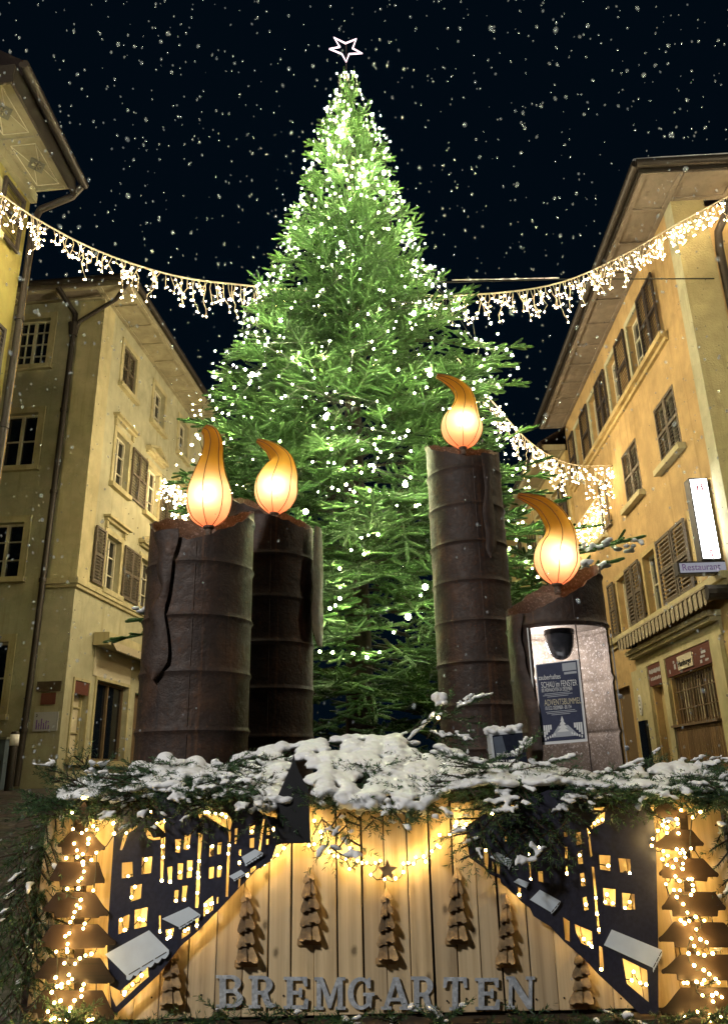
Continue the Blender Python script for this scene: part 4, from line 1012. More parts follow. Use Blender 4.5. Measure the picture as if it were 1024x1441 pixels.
tr = t.n('BsdfTranslucent', i_Color=c); df = t.n('BsdfDiffuse', i_Color=c); ms = t.n('MixShader', i_0=.12)
t.t.links.new(tr.outputs[0], ms.inputs[1]); t.t.links.new(df.outputs[0], ms.inputs[2]); t.t.links.new(ms.outputs[0], t.out.inputs[0]); M['flame'] = t.m
M['seam'] = plain('flame_seam', (.22, .09, .03), .8)
def flame(root, spine, Y, watt, lamp=0.33):
    """spine: (x, y, radius) in photo pixels from base to tip; the lamp stands in the plane at distance Y"""
    n = len(spine); K = 44; C_, RR = [], []
    for k in range(K+1):
        t_ = k/K*(n-1); i = min(int(t_), n-2); f = t_-i
        p0, p1, p2, p3 = (np.array(spine[max(0, min(n-1, i+j))], float) for j in (-1, 0, 1, 2))
        q = .5*((2*p1)+(-p0+p2)*f+(2*p0-5*p1+4*p2-p3)*f*f+(-p0+3*p1-3*p2+p3)*f**3)
        c_ = at(q[0], q[1], Y); C_.append(c_); RR.append(max(.003, q[2]*np.linalg.norm(c_-CO)/math.sqrt(FPX**2+(q[0]-512)**2+(q[1]-720)**2)))
    m = 28; mb = MB(); V = []; frames = []
    for i, p in enumerate(C_):
        t_ = unit(C_[min(i+1, K)]-C_[max(i-1, 0)]); b = np.array([0, 1.0, 0]); a = unit(np.cross(b, t_)); b = np.cross(t_, a); frames.append((a, b))
        for k in range(m):
            th = 2*math.pi*k/m; gore = 1-.035*abs(math.cos(th*3.5))**2
            V.append(tuple(p+(a*math.cos(th)+b*math.sin(th)*.92)*RR[i]*gore))
    mb.v = V
    for i in range(K):
        for k in range(m): k2 = (k+1) % m; mb.f.append((i*m+k, i*m+k2, (i+1)*m+k2, (i+1)*m+k))
    mb.f.append(tuple(range(m))); mb.f.append(tuple(K*m+k for k in range(m))[::-1])
    fl = mb.build('flame', M['flame'], root, True)
    for s_ in range(7):
        th = 2*math.pi*(s_+.15)/7; sm = MB()
        sm.tube([C_[i]+(frames[i][0]*math.cos(th)+frames[i][1]*math.sin(th)*.92)*RR[i]*1.004 for i in range(K+1)], .0028, 5); sm.build('seam', M['seam'], fl)
    mb = MB(); b0 = C_[0]; mb.lathe((b0[0], b0[1], b0[2]-.12), [(.001, .06), (.02, .06), (.02, .10), (.034, .11), (.034, .13), (.001, .13)], 14); mb.build('lamp_base', M['rust_inside'], root, 'auto')
    i = int(K*lamp); ld = bpy.data.lights.new('flame_bulb', 'POINT'); ld.energy = watt; ld.color = (1, .80, .52); ld.shadow_soft_size = .045
    lo = bpy.data.objects.new('flame_bulb', ld); COL.objects.link(lo); lo.location = C_[i]+np.array([0, -.68*RR[i], 0])
    return fl
# fat candle in front, centre (-.95, 4.2)
def cut(cx, a, amp, ph, w2=0, ph2=0): return lambda th: a+amp*math.cos(th-ph)+w2*math.cos(2*th-ph2)
c1x, c1y = -.945, 4.22
def fit(L, R_, F, Bk):
    l, r, f, b = (at(*q)[2] for q in (L, R_, F, Bk)); A, D = (l+r+f+b)/4, ((l+r)-(f+b))/4
    return lambda th: A+(r-l)/2*math.cos(th)+(b-f)/2*math.sin(th)+D*math.cos(2*th)+.005*math.sin(7*th+l)+.004*math.sin(17*th)+.003*math.sin(29*th+1)
c1 = candle('fat rusty drum candle with a broad wax run, nearest to the planked board', c1x, c1y, .295, 0.0, fit((213, 735, 4.22), (357, 720, 4.2), (278, 757, 3.93), (300, 730, 4.51)), 0.09)
drip_px(c1, c1x, c1y, .295, [(216, 748), (226, 774), (221, 802), (231, 830), (208, 858), (217, 880), (200, 918), (202, 940), (208, 957)], [(252, 762), (243, 790), (242, 806), (238, 837), (231, 862), (236, 892), (238, 925), (232, 948), (226, 957)])
flame(c1, [(294, 741, 9), (294, 730, 24), (294, 712, 31), (294, 692, 31), (295, 668, 23), (298, 645, 16), (300, 625, 13.5), (296, 610, 11), (288, 604, 7)], 4.24, 2.5, .30)
c2x, c2y = -.66, 5.12
c2 = candle('rusty drum candle tucked behind the fat one, its wax run jutting out sideways', c2x, c2y, .295, 0.3, fit((345, 700, 5.12), (440, 745, 5.12), (398, 722, 4.84), (398, 716, 5.4)), 0.09)
drip(c2, c2x, c2y, .30, [(2.66, 76, .06), (2.5, 82, .10), (2.3, 84, .13), (2.2, 80, .10), (2.05, 84, .14), (1.92, 80, .10), (1.84, 78, .04)], off=.05)
flame(c2, [(386, 722, 9), (387, 712, 22), (388, 698, 29), (389, 682, 30), (394, 664, 25), (395, 648, 17), (385, 634, 11), (373, 625, 7), (362, 620, 3)], 5.12, 2.9, .30)
c3x, c3y = .80, 5.62
c3 = candle('tallest and slimmest rusty drum candle with a thin dribble of wax', c3x, c3y, .288, 0.3, fit((597, 629, 5.62), (703, 635, 5.6), (655, 640, 5.33), (665, 629, 5.9)), 0.0)
drip_px(c3, c3x, c3y, .288, [(676, 640), (682, 690), (678, 720), (684, 760), (681, 775), (685, 786)], [(695, 639), (690, 690), (694, 720), (697, 745), (697, 775), (693, 786)], off=.012)
flame(c3, [(651, 630, 8), (651, 622, 20), (650, 608, 28.5), (650, 594, 28), (653, 578, 20), (654, 564, 15), (650, 551, 12), (639, 540, 9), (626, 533, 6), (614, 529, 3)], 5.62, 3.0, .28)
c4x, c4y = 1.13, 4.5
c4 = candle('shortest rusty drum candle with a lit display window cut into its side', c4x, c4y, .290, 0.2, fit((715, 866, 4.5), (850, 796, 4.5), (782, 838, 4.21), (800, 826, 4.78)), 0.06,
            opening=(-44, 72, 1.0, 1.80))
drip_px(c4, c4x, c4y, .290, [(718, 866), (715, 900), (726, 925), (722, 958), (731, 979), (743, 1020), (747, 1062), (755, 1085)], [(738, 862), (732, 900), (739, 920), (740, 941), (747, 958), (758, 1000), (764, 1058), (766, 1085)], off=.016)
flame(c4, [(783, 822, 9), (783, 812, 22), (783, 796, 31), (784, 779, 31), (788, 760, 24), (786, 742, 19), (776, 724, 16), (762, 710, 12), (745, 702, 8), (728, 697, 3.5)], 4.5, 2.5, .28)
# display window of the short candle
dw = MB(); A0, A1 = R(-46)-math.pi/2, R(75)-math.pi/2; rp_ = .302
dw.lathe((c4x, c4y, 0), [(rp_, .98), (rp_, 1.80)], 24, A0, A1)
t = NT('acrylic'); tp = t.n('BsdfTransparent', i_Color=(.97, .98, 1.0)); gs = t.n('BsdfGlossy', i_Color=(1, 1, 1), i_Roughness=.05); lw = t.n('LayerWeight', i_Blend=.18)
ms = t.n('MixShader', i_0=t.math('MULTIPLY', lw.outputs['Fresnel'], .6)); t.t.links.new(tp.outputs[0], ms.inputs[1]); t.t.links.new(gs.outputs[0], ms.inputs[2]); t.t.links.new(ms.outputs[0], t.out.inputs[0]); M['acrylic'] = t.m
pane = dw.build('window_pane', M['acrylic'], c4, True)
for a in (A0, A1):
    mb = MB(); mb.tube([(c4x+rp_*math.cos(a), c4y+rp_*math.sin(a), q) for q in (.98, 1.80)], .004, 6); mb.build('pane_edge', M['white_print'], pane)
mb = MB()
for z_ in (1.14, 1.42): 
    a = A1-.05; p = np.array([c4x+rp_*math.cos(a), c4y+rp_*math.sin(a), z_]); d_ = np.array([math.cos(a), math.sin(a), 0]); mb.tube([p, p+d_*.012, p+d_*.02], [.014, .014, .008], 10)
mb.build('screw', M['galvanised'], pane, 'auto')
lp = at(786, 893, 4.36); mb = MB(); PR = [(.001, -.145)]+[(.082*math.cos(R(a))**.8, -.145*math.sin(R(a))) for a in range(84, -1, -12)]
mb.lathe(tuple(lp), PR, 24); mb.lathe(tuple(lp), [(.086, .0), (.086, .025), (.001, .025)], 24); mb.build('dome_lamp', plain('smoked_dome', (.03, .03, .035), .15), c4, 'auto')
mb = MB(); mb.lathe((c4x, c4y, 1.835), [(.001, 0), (.27, 0), (.27, .012), (.001, .012)], 32); mb.build('window_ceiling', M['rust_inside'], c4)
ld = bpy.data.lights.new('display_bulb', 'POINT'); ld.energy = 24.0; ld.color = (.96, .97, 1); ld.shadow_soft_size = .05
lo = bpy.data.objects.new('display_bulb', ld); COL.objects.link(lo); lo.location = (1.0, 4.60, 1.70)
# poster
PQ = [(754, 936, 4.29), (812, 929, 4.235), (824, 1041, 4.235), (763, 1046, 4.29)]; PC = [at(*q) for q in PQ]
po = thing('poster', PC[3], 'dark blue advent poster with white lettering behind the lit drum window', 'poster')
def pp(u, v, d=0.0):
    p = PC[0]*(1-u)*(1-v)+PC[1]*u*(1-v)+PC[2]*u*v+PC[3]*(1-u)*v; nn = unit(np.cross(PC[1]-PC[0], PC[0]-PC[3])); nn = nn if nn[1] < 0 else -nn
    return p+nn*d
mb = MB(); mb.hexa([pp(-.02, 1.02, 0), pp(1.03, 1.02, 0), pp(1.03, 1.02, -.003), pp(-.02, 1.02, -.003), pp(-.02, -.01, 0), pp(1.03, -.01, 0), pp(1.03, -.01, -.003), pp(-.02, -.01, -.003)]); mb.build('paper', M['white_print'], po)
mb = MB(); mb.quad(pp(0, 0, .0015), pp(.98, 0, .0015), pp(.98, .985, .0015), pp(0, .985, .0015)); mb.build('print', plain('poster_blue', (.035, .042, .085), .5, 0, 0, 30), po)
pf = type('PF', (), {})()
def ptext(s, u, v, h, mat='white_print', w=None):
    cu = bpy.data.curves.new('lettering', 'FONT'); cu.body = s; cu.size = h; cu.materials.append(M[mat]); o = bpy.data.objects.new('lettering', cu); COL.objects.link(o)
    ux = unit(PC[1]-PC[0]); uy = unit(PC[0]-PC[3]); nz = unit(np.cross(ux, uy)); nz = nz if nz[1] < 0 else -nz; p = pp(u, v, .003); off = ROOT[po.name]
    k = w or 1.0; o.parent = po
    o.matrix_local = Matrix(((ux[0]*k, uy[0], nz[0], p[0]-off[0]), (ux[1]*k, uy[1], nz[1], p[1]-off[1]), (ux[2]*k, uy[2], nz[2], p[2]-off[2]), (0, 0, 0, 1))); TEXTS.append(o)
ptext('zauberhaftes', .03, .20, .038, w=.62); ptext('SCHAU im FENSTER', .08, .305, .046, w=.48); ptext('BIS WEIHNACHTEN 24. DEZEMBER', .08, .36, .028, w=.38)
ptext('ADVENTSBUMMEL', .12, .535, .046, 'cream', w=.52); ptext('1.8.15.22. DEZEMBER - BIS 17H', .12, .59, .027, w=.40)
mb = MB()
def pbar(u0, u1, v, h): mb.quad(pp(u0, v+h, .003), pp(u1, v+h, .003), pp(u1, v, .003), pp(u0, v, .003))
for (u0, u1, v) in ((.14, .74, .385), (.1, .80, .405), (.2, .7, .425), (.14, .82, .615), (.16, .86, .635), (.26, .7, .655), (.35, .65, .915)): pbar(u0, u1, v, .008)
pbar(.62, .95, .02, .10); pbar(.65, .95, .135, .03)
mb.quad(pp(.2, .94, .0035), pp(.86, .94, .0035), pp(.62, .80, .0035), pp(.40, .80, .0035))
mb.build('printed_blocks', M['grey_print'], po)
mb = MB(); q = [(.5, .68), (.36, .86), (.64, .86)]
for k in range(4):
    a, b = .70+.045*k, .745+.045*k; w0 = .04+.035*k; n0 = len(mb.v); mb.v += [tuple(pp(.5-w0, b, .0045)), tuple(pp(.5+w0, b, .0045)), tuple(pp(.5, a-.02, .0045))]; mb.f.append((n0, n0+1, n0+2))
for sgn in (-1, 1):
    for k in range(4): u0 = .5+sgn*(.28+.05*k); mb.quad(pp(u0-.02, .84+.03*k, .004), pp(u0+.02, .84+.03*k, .004), pp(u0+.02, .78+.0*k, .004), pp(u0-.02, .78, .004))
    for k in range(5): u0 = .5+sgn*(.2+.055*k); mb.quad(pp(u0-.015, .92+.012*k, .004), pp(u0+.015, .92+.012*k, .004), pp(u0+.015, .89+.012*k, .004), pp(u0-.015, .89+.012*k, .004))
mb.build('printed_scene', M['white_print'], po)
# small sign box with snow cap
BQ = [at(689, 1033, 3.98), at(734, 1028, 3.98), at(744, 1085, 3.98), at(695, 1085, 3.98)]
bx = thing('small_sign_box', BQ[3], 'small dark sign box with white edge and a thick snow cap among the boughs', 'sign')
mb = MB(); dY = np.array([0, .12, 0]); mb.hexa([BQ[3], BQ[2], BQ[2]+dY, BQ[3]+dY, BQ[0], BQ[1], BQ[1]+dY, BQ[0]+dY]); mb.build('case', plain('box_frame', (.55, .58, .62), .4), bx)
def bq(u, v, d=.003): return BQ[0]*(1-u)*(1-v)+BQ[1]*u*(1-v)+BQ[2]*u*v+BQ[3]*(1-u)*v+np.array([0, -d, 0])
mb = MB(); mb.quad(bq(.06, 1), bq(1, 1), bq(1, .05), bq(.06, .05)); mb.build('panel', plain('box_panel', (.02, .024, .04), .2), bx)
mb = MB(); mb.quad(bq(.1, .62, .005), bq(.42, .50, .005), bq(.36, .08, .005), bq(.08, .1, .005)); mb.build('painted_reflection', plain('box_pale', (.10, .12, .16), .3), bx)  # paler patch of colour painted on the panel as a reflection
for s_, v_, h_ in (('zauberhaft', .62, .035), ('SCHAU im', .86, .04)):
    cu = bpy.data.curves.new('lettering', 'FONT'); cu.body = s_; cu.size = h_; cu.materials.append(M['white_print']); o = bpy.data.objects.new('lettering', cu); COL.objects.link(o); o.parent = bx
    p = bq(.12 if v_ < .7 else .08, v_, .006); off = ROOT[bx.name]; o.location = tuple(p-np.array(off)); o.rotation_euler = (math.pi/2, 0, 0); o.scale = (.72, 1, 1); TEXTS.append(o)
sn = Snow()
for k in range(46):
    p = BQ[0]+(BQ[1]-BQ[0])*random.uniform(-.06, 1.02)+np.array([0, random.uniform(-.01, .13), random.uniform(.0, .028)]); sn.blob(p, random.uniform(.018, .028))
sn.build('snow_cap', bx, .007)
# ================================================================== THE PLANKED BOARD
BY = 3.3
def B(x, y, off=0.0): return at(x, y, BY-off)
def BD(x, y, d): return at(x, y, BY-d)      # 2D photo outline -> board plane standing off by d
board = thing('display_board', (0, BY, 0), 'wide board of pale pine planks with grey metal letters nailed along its foot', 'display board')
bnd = [50, 84, 118, 160, 196, 230, 268, 306, 343, 378, 410, 442, 475, 511, 543, 576, 608, 641, 673, 703, 741, 776, 815, 851, 892, 945, 985, 1038]
gaps = [2, 2, 2, 2, 2, 2, 2, 2, 2, 5, 3, 2, 4, 4, 2, 2.5, 5.5, 2.5, 3, 4, 3, 2, 2, 2, 2, 2, 2, 2]
mb = MB(); zb_ = .185
def wx(px_, z):   # world x of a plank joint given by its pixel at y=1300
    return B(px_, 1300)[0]
for i, (a, b) in enumerate(zip(bnd, bnd[1:])):
    ga, gb = max(.6, gaps[i]-1.2)/2*.0024, max(.6, gaps[i+1]-1.2)/2*.0024; xa, xb = wx(a, 0)+ga, wx(b, 0)-gb
    sk = random.uniform(-.006, .006); top = .935+random.uniform(-.012, .012) if 400 < a < 700 else .90+random.uniform(-.01, .01)
    yj = random.uniform(-.004, .004)
    mb.hexa([(xa, BY+yj, zb_), (xb, BY+yj, zb_), (xb, BY+.022, zb_), (xa, BY+.022, zb_), (xa+sk, BY+yj, top), (xb+sk, BY+yj, top), (xb+sk, BY+.022, top), (xa+sk, BY+.022, top)])
pk = mb.build('plank_panel', M['plank'], board)
bv = pk.modifiers.new('edge', 'BEVEL'); bv.width = .003; bv.segments = 2
mb = MB(); mb.box((0.03, BY+.06, .09), (2.75, .09, .17)); mb.box((0.03, BY-.03, .155), (2.75, .10, .03)); mb.build('base_beam', M['planter'], board)
nb = MB()
for i, (a, b) in enumerate(zip(bnd, bnd[1:])):
    m = (a+b)/2
    for y in (1405, 1160):
        p = B(m+random.uniform(-6, 6), y+random.uniform(-5, 5), .003); nb.lathe((0, 0, 0), [(0.0005, 0), (0.004, 0)], 8) if False else nb.tube([p, p+np.array([0, -.003, 0])], .0035, 6)
nb.build('nail_heads', M['dark_metal'], board)
# letters ---------------------------------------------------------------
def arc(cx, cy, rx, ry, a0, a1, n=14): return [(cx+rx*math.cos(R(a0+(a1-a0)*k/n)), cy+ry*math.sin(R(a0+(a1-a0)*k/n))) for k in range(n+1)]
GL = {
 'B': ([(0,0),(.42,0)]+arc(.42,.265,.29,.265,-90,58)+arc(.40,.755,.26,.245,-52,90)+[(0,1),(0,.9),(.09,.9),(.09,.1),(0,.1)], [[(.26,.12),(.41,.12)]+arc(.41,.285,.13,.165,-90,90)+[(.26,.45)], [(.26,.56),(.39,.56)]+arc(.39,.72,.11,.16,-90,90)+[(.26,.88)]]),
 'R': ([(0,0),(.34,0),(.34,.1),(.26,.1),(.26,.42),(.36,.42),(.46,.12)]+arc(.60,.13,.13,.13,180,300,6)+[(.78,.06),(.80,.15),(.71,.14),(.63,.2),(.55,.44)]+arc(.40,.725,.29,.275,-55,90)+[(0,1),(0,.9),(.09,.9),(.09,.1),(0,.1)], [[(.26,.54),(.39,.54)]+arc(.39,.715,.12,.175,-90,90)+[(.26,.89)]]),
 'E': ([(0,0),(.68,0),(.70,.32),(.60,.32),(.55,.12),(.26,.12),(.26,.45),(.42,.45),(.44,.36),(.52,.36),(.52,.66),(.44,.66),(.42,.57),(.26,.57),(.26,.88),(.53,.88),(.58,.70),(.67,.70),(.66,1),(0,1),(0,.9),(.09,.9),(.09,.1),(0,.1)], []),
 'M': ([(0,0),(.3,0),(.3,.1),(.22,.1),(.22,.72),(.44,.05),(.54,.05),(.75,.74),(.75,.1),(.67,.1),(.67,0),(1,0),(1,.1),(.91,.1),(.91,.9),(1,.9),(1,1),(.74,1),(.5,.40),(.27,1),(0,1),(0,.9),(.08,.9),(.08,.1),(0,.1)], []),
 'G': (arc(.42,.5,.42,.5,58,312,26)+[(.76,.04),(.80,.42),(.88,.42),(.88,.52),(.50,.52),(.50,.42),(.60,.42),(.60,.2)]+arc(.44,.5,.25,.38,-62,-298,22)+[(.64,.66),(.75,.66),(.75,.98),(.68,.98)], []),
 'A': ([(0,0),(.3,0),(.3,.1),(.22,.1),(.27,.26),(.57,.26),(.62,.1),(.54,.1),(.54,0),(.88,0),(.88,.1),(.81,.1),(.52,1),(.36,1),(.08,.1),(0,.1)], [[(.31,.37),(.53,.37),(.425,.76)]]),
 'T': ([(.2,0),(.56,0),(.56,.1),(.47,.1),(.47,.88),(.62,.88),(.66,.68),(.76,.68),(.74,1),(.02,1),(0,.68),(.1,.68),(.14,.88),(.29,.88),(.29,.1),(.2,.1)], []),
 'N': ([(0,0),(.28,0),(.28,.1),(.2,.1),(.2,.72),(.66,0),(.80,0),(.80,.9),(.88,.9),(.88,1),(.6,1),(.6,.9),(.69,.9),(.69,.32),(.26,1),(0,1),(0,.9),(.09,.9),(.09,.1),(0,.1)], [])}
LET = [('B', 304, 342, 1372, 1418), ('R', 350, 389, 1373, 1419), ('E', 399, 434, 1374.5, 1420), ('M', 442, 486, 1375, 1421), ('G', 489, 527, 1375, 1421), ('A', 536, 578, 1375, 1421), ('R', 578, 614, 1374, 1423), ('T', 623, 657, 1375, 1422), ('E', 668, 703, 1376, 1421), ('N', 711, 752, 1374, 1420)]
for ch, x0, x1, y0, y1 in LET:
    o_, hs = GL[ch]; xm = max(p[0] for p in o_); tl_ = random.uniform(-.03, .03)
    f = lambda x, y, d: BD(x0+x/xm*(x1-x0)+tl_*(y-.5)*14, y1-y*(y1-y0)+tl_*(x-.4)*10, d)
    mb = MB(); mb.prism([o_]+[h[::-1] for h in hs], f, .006, .012); o = mb.build('letter', M['galvanised'], board); o['label'] = 'grey metal letter '+ch
# street silhouettes ------------------------------------------------------
def Q4(sx_, ox, oy, pts): return [(ox+x*sx_, oy+y*sx_) for x, y in pts]
z4 = lambda p: Q4(.15625, 140, 1090, p); z5 = lambda p: Q4(.1953, 280, 1050, p); zb4 = lambda p: Q4(.15625, 140, 1240, p)
SD = .052; ST = .010
sl = thing('street_silhouette', B(270, 1300, .05), 'dark navy cut-out of gabled street houses with the ragged roofline beside the black church spire', 'cut-out')
out_l = [(162, 1154), (176, 1139), (192, 1130), (214, 1146), (221, 1128), (218, 1106), (259, 1103), (276, 1130), (281, 1152), (286, 1148), (324, 1168), (327, 1156), (303, 1118), (337, 1117), (352, 1130), (371, 1147), (386, 1150), (398, 1160), (400, 1186), (389, 1190), (381, 1212), (360, 1225), (340, 1246), (319, 1269), (279, 1310), (255, 1331), (224, 1371), (163, 1428), (157, 1424), (151, 1340), (153, 1290)]
hol_l = [z4(p) for p in (
 [(205,795),(298,785),(300,920),(203,937)], [(385,745),(478,738),(465,885),(378,900)], [(280,1005),(383,985),(375,1115),(280,1145)],
 [(555,578),(597,560),(582,760),(572,970),(550,980),(553,760)], [(400,485),(440,485),(485,570),(550,560),(550,585),(480,592),(435,570)],
 [(685,585),(735,580),(728,705),(683,700)], [(770,545),(822,540),(808,680),(757,680)], [(610,835),(658,828),(650,985),(625,985)], [(708,800),(757,800),(745,945),(703,945)],
 [(792,775),(842,772),(830,925),(788,930)], [(680,1045),(715,1040),(705,1160),(668,1150)], [(750,1005),(795,1000),(775,1150),(740,1140)], [(893,520),(930,540),(910,760),(905,1000),(890,1200),(862,1200),(872,1000),(885,760)],
 [(185,680),(205,680),(262,530),(350,470),(345,455),(250,505),(215,560)], [(362,312),(455,300),(450,340)], [(505,440),(590,395),(592,525)], [(940,1155),(1024,1090),(1024,1220),(937,1280)])]
hol_l += [zb4(p) for p in ([(175,335),(272,300),(262,440),(170,480)], [(320,260),(435,235),(425,405),(315,432)], [(538,310),(552,310),(552,470),(540,470)], [(600,440),(672,420),(665,500),(605,535)], [(745,440),(825,395),(822,465),(742,520)], [(865,345),(890,330),(885,440),(868,440)],
 [(95,940),(190,990),(440,770),(445,860),(330,960),(152,1130),(112,1040)])]
hol_l += [z5(p) for p in ([(78,720),(110,710),(108,790),(75,795)], [(135,695),(165,692),(160,775),(133,780)], [(75,875),(110,870),(105,950),(72,955)], [(132,870),(165,865),(160,940),(130,945)], [(215,615),(232,615),(225,760),(210,1085),(193,1085),(205,760)],
 [(260,595),(280,590),(276,640),(258,640)], [(258,660),(274,658),(270,705),(256,705)], [(290,745),(306,745),(303,790),(288,785)], [(285,820),(302,820),(298,865),(284,860)], [(365,575),(403,567),(400,635),(362,640)], [(368,665),(400,660),(396,730),(365,735)],
 [(458,525),(475,525),(462,620),(445,752),(427,750),(445,620)], [(490,590),(512,583),(510,640),(488,640)], [(485,672),(502,668),(500,708),(484,710)], [(530,580),(545,578),(540,625),(528,625)], [(338,920),(362,905),(360,945),(335,955)], [(372,880),(410,860),(408,890),(372,915)], [(285,960),(300,950),(295,1012),(282,1022)], [(130,1090),(142,1085),(140,1130),(128,1135)])]
mb = MB(); mb.prism([out_l]+hol_l, BD, SD-ST, SD); mb.build('panel', M['navy'], sl)
def spacers(root, pts):
    mb = MB()
    for x, y in pts: a = B(x, y, .001); b = B(x, y, SD-ST-.001); mb.tube([a, b], .012, 8)
    mb.build('spacer', M['planter'], root)
spacers(sl, [(175, 1250), (238, 1200), (300, 1200), (345, 1170), (215, 1330), (170, 1330)])
def awning(root, q, val=6, steps=7, lab=None):
    """white board awning: quad q = back left, back right, front right, front left with a scalloped edge on the front"""
    bl, br, fr_, fl_ = [np.array(p, float) for p in q]; e = []
    down = np.array([0, val], float)
    for k in range(steps):
        a, b = fr_+(fl_-fr_)*k/steps, fr_+(fl_-fr_)*(k+1)/steps
        for j in range(5): th = j/4; e.append(tuple(a+(b-a)*th+down*(.55+.45*math.sin(math.pi*th))))
    mb = MB(); d0, d1 = SD+.006, SD+.012
    mb.prism([[tuple(bl), tuple(br), tuple(fr_)]+e+[tuple(fl_)]], BD, d0, d1)
    ao = mb.build('awning', M['awning_white'], root)
    ln = MB()
    for k in range(3):
        a, b = fr_+(fl_-fr_)*(.06+.31*k), fr_+(fl_-fr_)*(.06+.31*k+.26); ln.tube([BD(a[0], a[1]+.6, d1+.0006), BD(b[0], b[1]+.6, d1+.0006)], .0016, 4)
    ln.build('slot', M['ink'], ao)
    if lab: ao['label'] = lab
for q in (((148, 1343), (210, 1309), (238, 1337), (178, 1373), 9, 6, 'largest white awning board'), ((228, 1293), (266, 1276), (282, 1287), (252, 1305), 4, 6, None), ((340, 1206), (359, 1195), (370, 1200), (345, 1216), 4, 6, None), ((322, 1233), (339, 1224), (345, 1229), (329, 1238), 3, 4, None)): awning(sl, q[:4], q[4], q[5], q[6])
z6 = lambda p: Q4(.1597, 640, 1090, p); z7 = lambda p: Q4(.2368, 770, 1100, p)
sr = thing('street_silhouette', B(830, 1300, .05), 'dark navy cut-out of street houses stepping down to bare planks, its largest awning slanting', 'cut-out')
out_r = [(655, 1165), (660, 1207), (682, 1222.5), (688, 1230), (703, 1236), (704, 1242), (727, 1262), (733, 1269), (745, 1278), (750, 1289), (774, 1304), (793, 1325), (822, 1350), (842, 1372), (872, 1400), (900, 1427), (926, 1428), (925, 1300), (922, 1178), (917, 1140), (905, 1124), (856, 1124), (848, 1140), (834, 1140), (838, 1125), (800, 1112), (770, 1112), (740, 1124), (700, 1150), (680, 1146)]
hol_r = [z7(p) for p in ([(168,305),(195,298),(203,370),(172,378)], [(178,415),(205,408),(210,487),(182,490)], [(192,545),(215,540),(228,618),(200,622)], [(208,690),(230,683),(243,762),(218,765)], [(305,435),(372,440),(372,530),(312,522)], [(420,455),(490,460),(495,550),(432,543)],
 [(330,632),(402,640),(402,742),(335,730)], [(442,660),(515,668),(520,760),(447,760)], [(262,505),(275,508),(290,650),(300,780),(312,905),(300,905),(285,780),(272,600)], [(232,270),(247,290),(265,440),(255,450)], [(256,262),(300,195),(340,180),(338,240),(290,265),(260,285)],
 [(103,385),(117,385),(117,455),(104,455)], [(108,500),(118,500),(122,560),(108,560)], [(92,805),(130,830),(130,950),(104,938)], [(160,845),(262,890),(268,990),(200,960),(170,900)], [(305,975),(325,985),(335,1130),(310,1120)], [(445,1050),(590,1120),(600,1310),(470,1200)], [(95,300),(118,300),(116,328),(98,328)])]
hol_r += [z6(p) for p in ([(325,765),(395,790),(390,880),(325,850)], [(250,655),(295,660),(290,830),(262,815)], [(195,680),(220,690),(218,760),(200,750)], [(730,855),(770,850),(775,950),(735,940)], [(440,545),(460,545),(460,590),(440,585)], [(555,990),(580,1000),(578,1090),(550,1070)], [(640,690),(652,690),(672,930),(660,930)], [(715,640),(745,630),(748,715),(718,720)])]
mb = MB(); mb.prism([out_r]+hol_r, BD, SD-ST, SD); mb.build('panel', M['navy'], sr)
spacers(sr, [(780, 1240), (830, 1290), (905, 1330), (880, 1230), (730, 1230), (812, 1200)])
for q in (((689, 1206), (699, 1199), (720, 1210), (715, 1220), 5, 6, None), ((722, 1241), (729, 1236), (744, 1242), (740, 1250), 2, 2, None), ((745, 1266), (759, 1252), (788, 1268), (775, 1284), 4, 1, None), ((849, 1330), (860, 1308), (931, 1337), (918, 1362), 8, 8, 'largest white awning board')): awning(sr, (q[0], q[1], q[2], q[3]) if False else (q[0], q[1], q[2], q[3]), q[4], q[5], q[6])
cs_ = thing('church_silhouette', B(412, 1150, .06), 'black cut-out church spire rising through the snowy boughs', 'cut-out')
mb = MB(); mb.prism([[(413, 1060), (416.5, 1075), (421, 1086), (434, 1112), (437, 1186), (388, 1188), (391, 1120), (405, 1088), (410, 1076)]], BD, SD+.002, SD+.012); mb.build('panel', M['church_black'], cs_)
# scorched layered trees at both ends ---------------------------------------
def tier(root, tL, tR, pL, pR, bL, bR, d0, lab=None):
    def side(t_, p, b):
        t_, p, b = np.array(t_, float), np.array(p, float), np.array(b, float); sg = 1 if p[0] > t_[0] else -1; L = []
        h = p[1]-t_[1]; w = abs(p[0]-t_[0])
        for k in range(9): f = k/8; L.append((t_[0]+sg*w*(1-(1-f)**.75)*.94, t_[1]+h*.86*(f**1.25)))
        L += [(p[0]-sg*w*.012, p[1]-h*.10), (p[0], p[1]), (p[0]-sg*w*.08, p[1]+h*.13), (p[0]-sg*w*.22, p[1]+h*.10), (b[0]+sg*w*.06, p[1]+h*.12), (b[0]+sg*w*.02, b[1]-h*.06), (b[0], b[1])]
        return L
    lp_ = side(tL, pL, bL)+side(tR, pR, bR)[::-1]
    mb = MB(); mb.prism([lp_], BD, d0, d0+.022); o = mb.build('tier', M['tier'], root)
    m = o.modifiers.new('edge', 'BEVEL'); m.width = .002; m.limit_method = 'ANGLE'
z8 = lambda p: (p[0]*.2715, 1050+p[1]*.2715); zr = lambda p: (880+p[0]*.2505, 1080+p[1]*.2505)
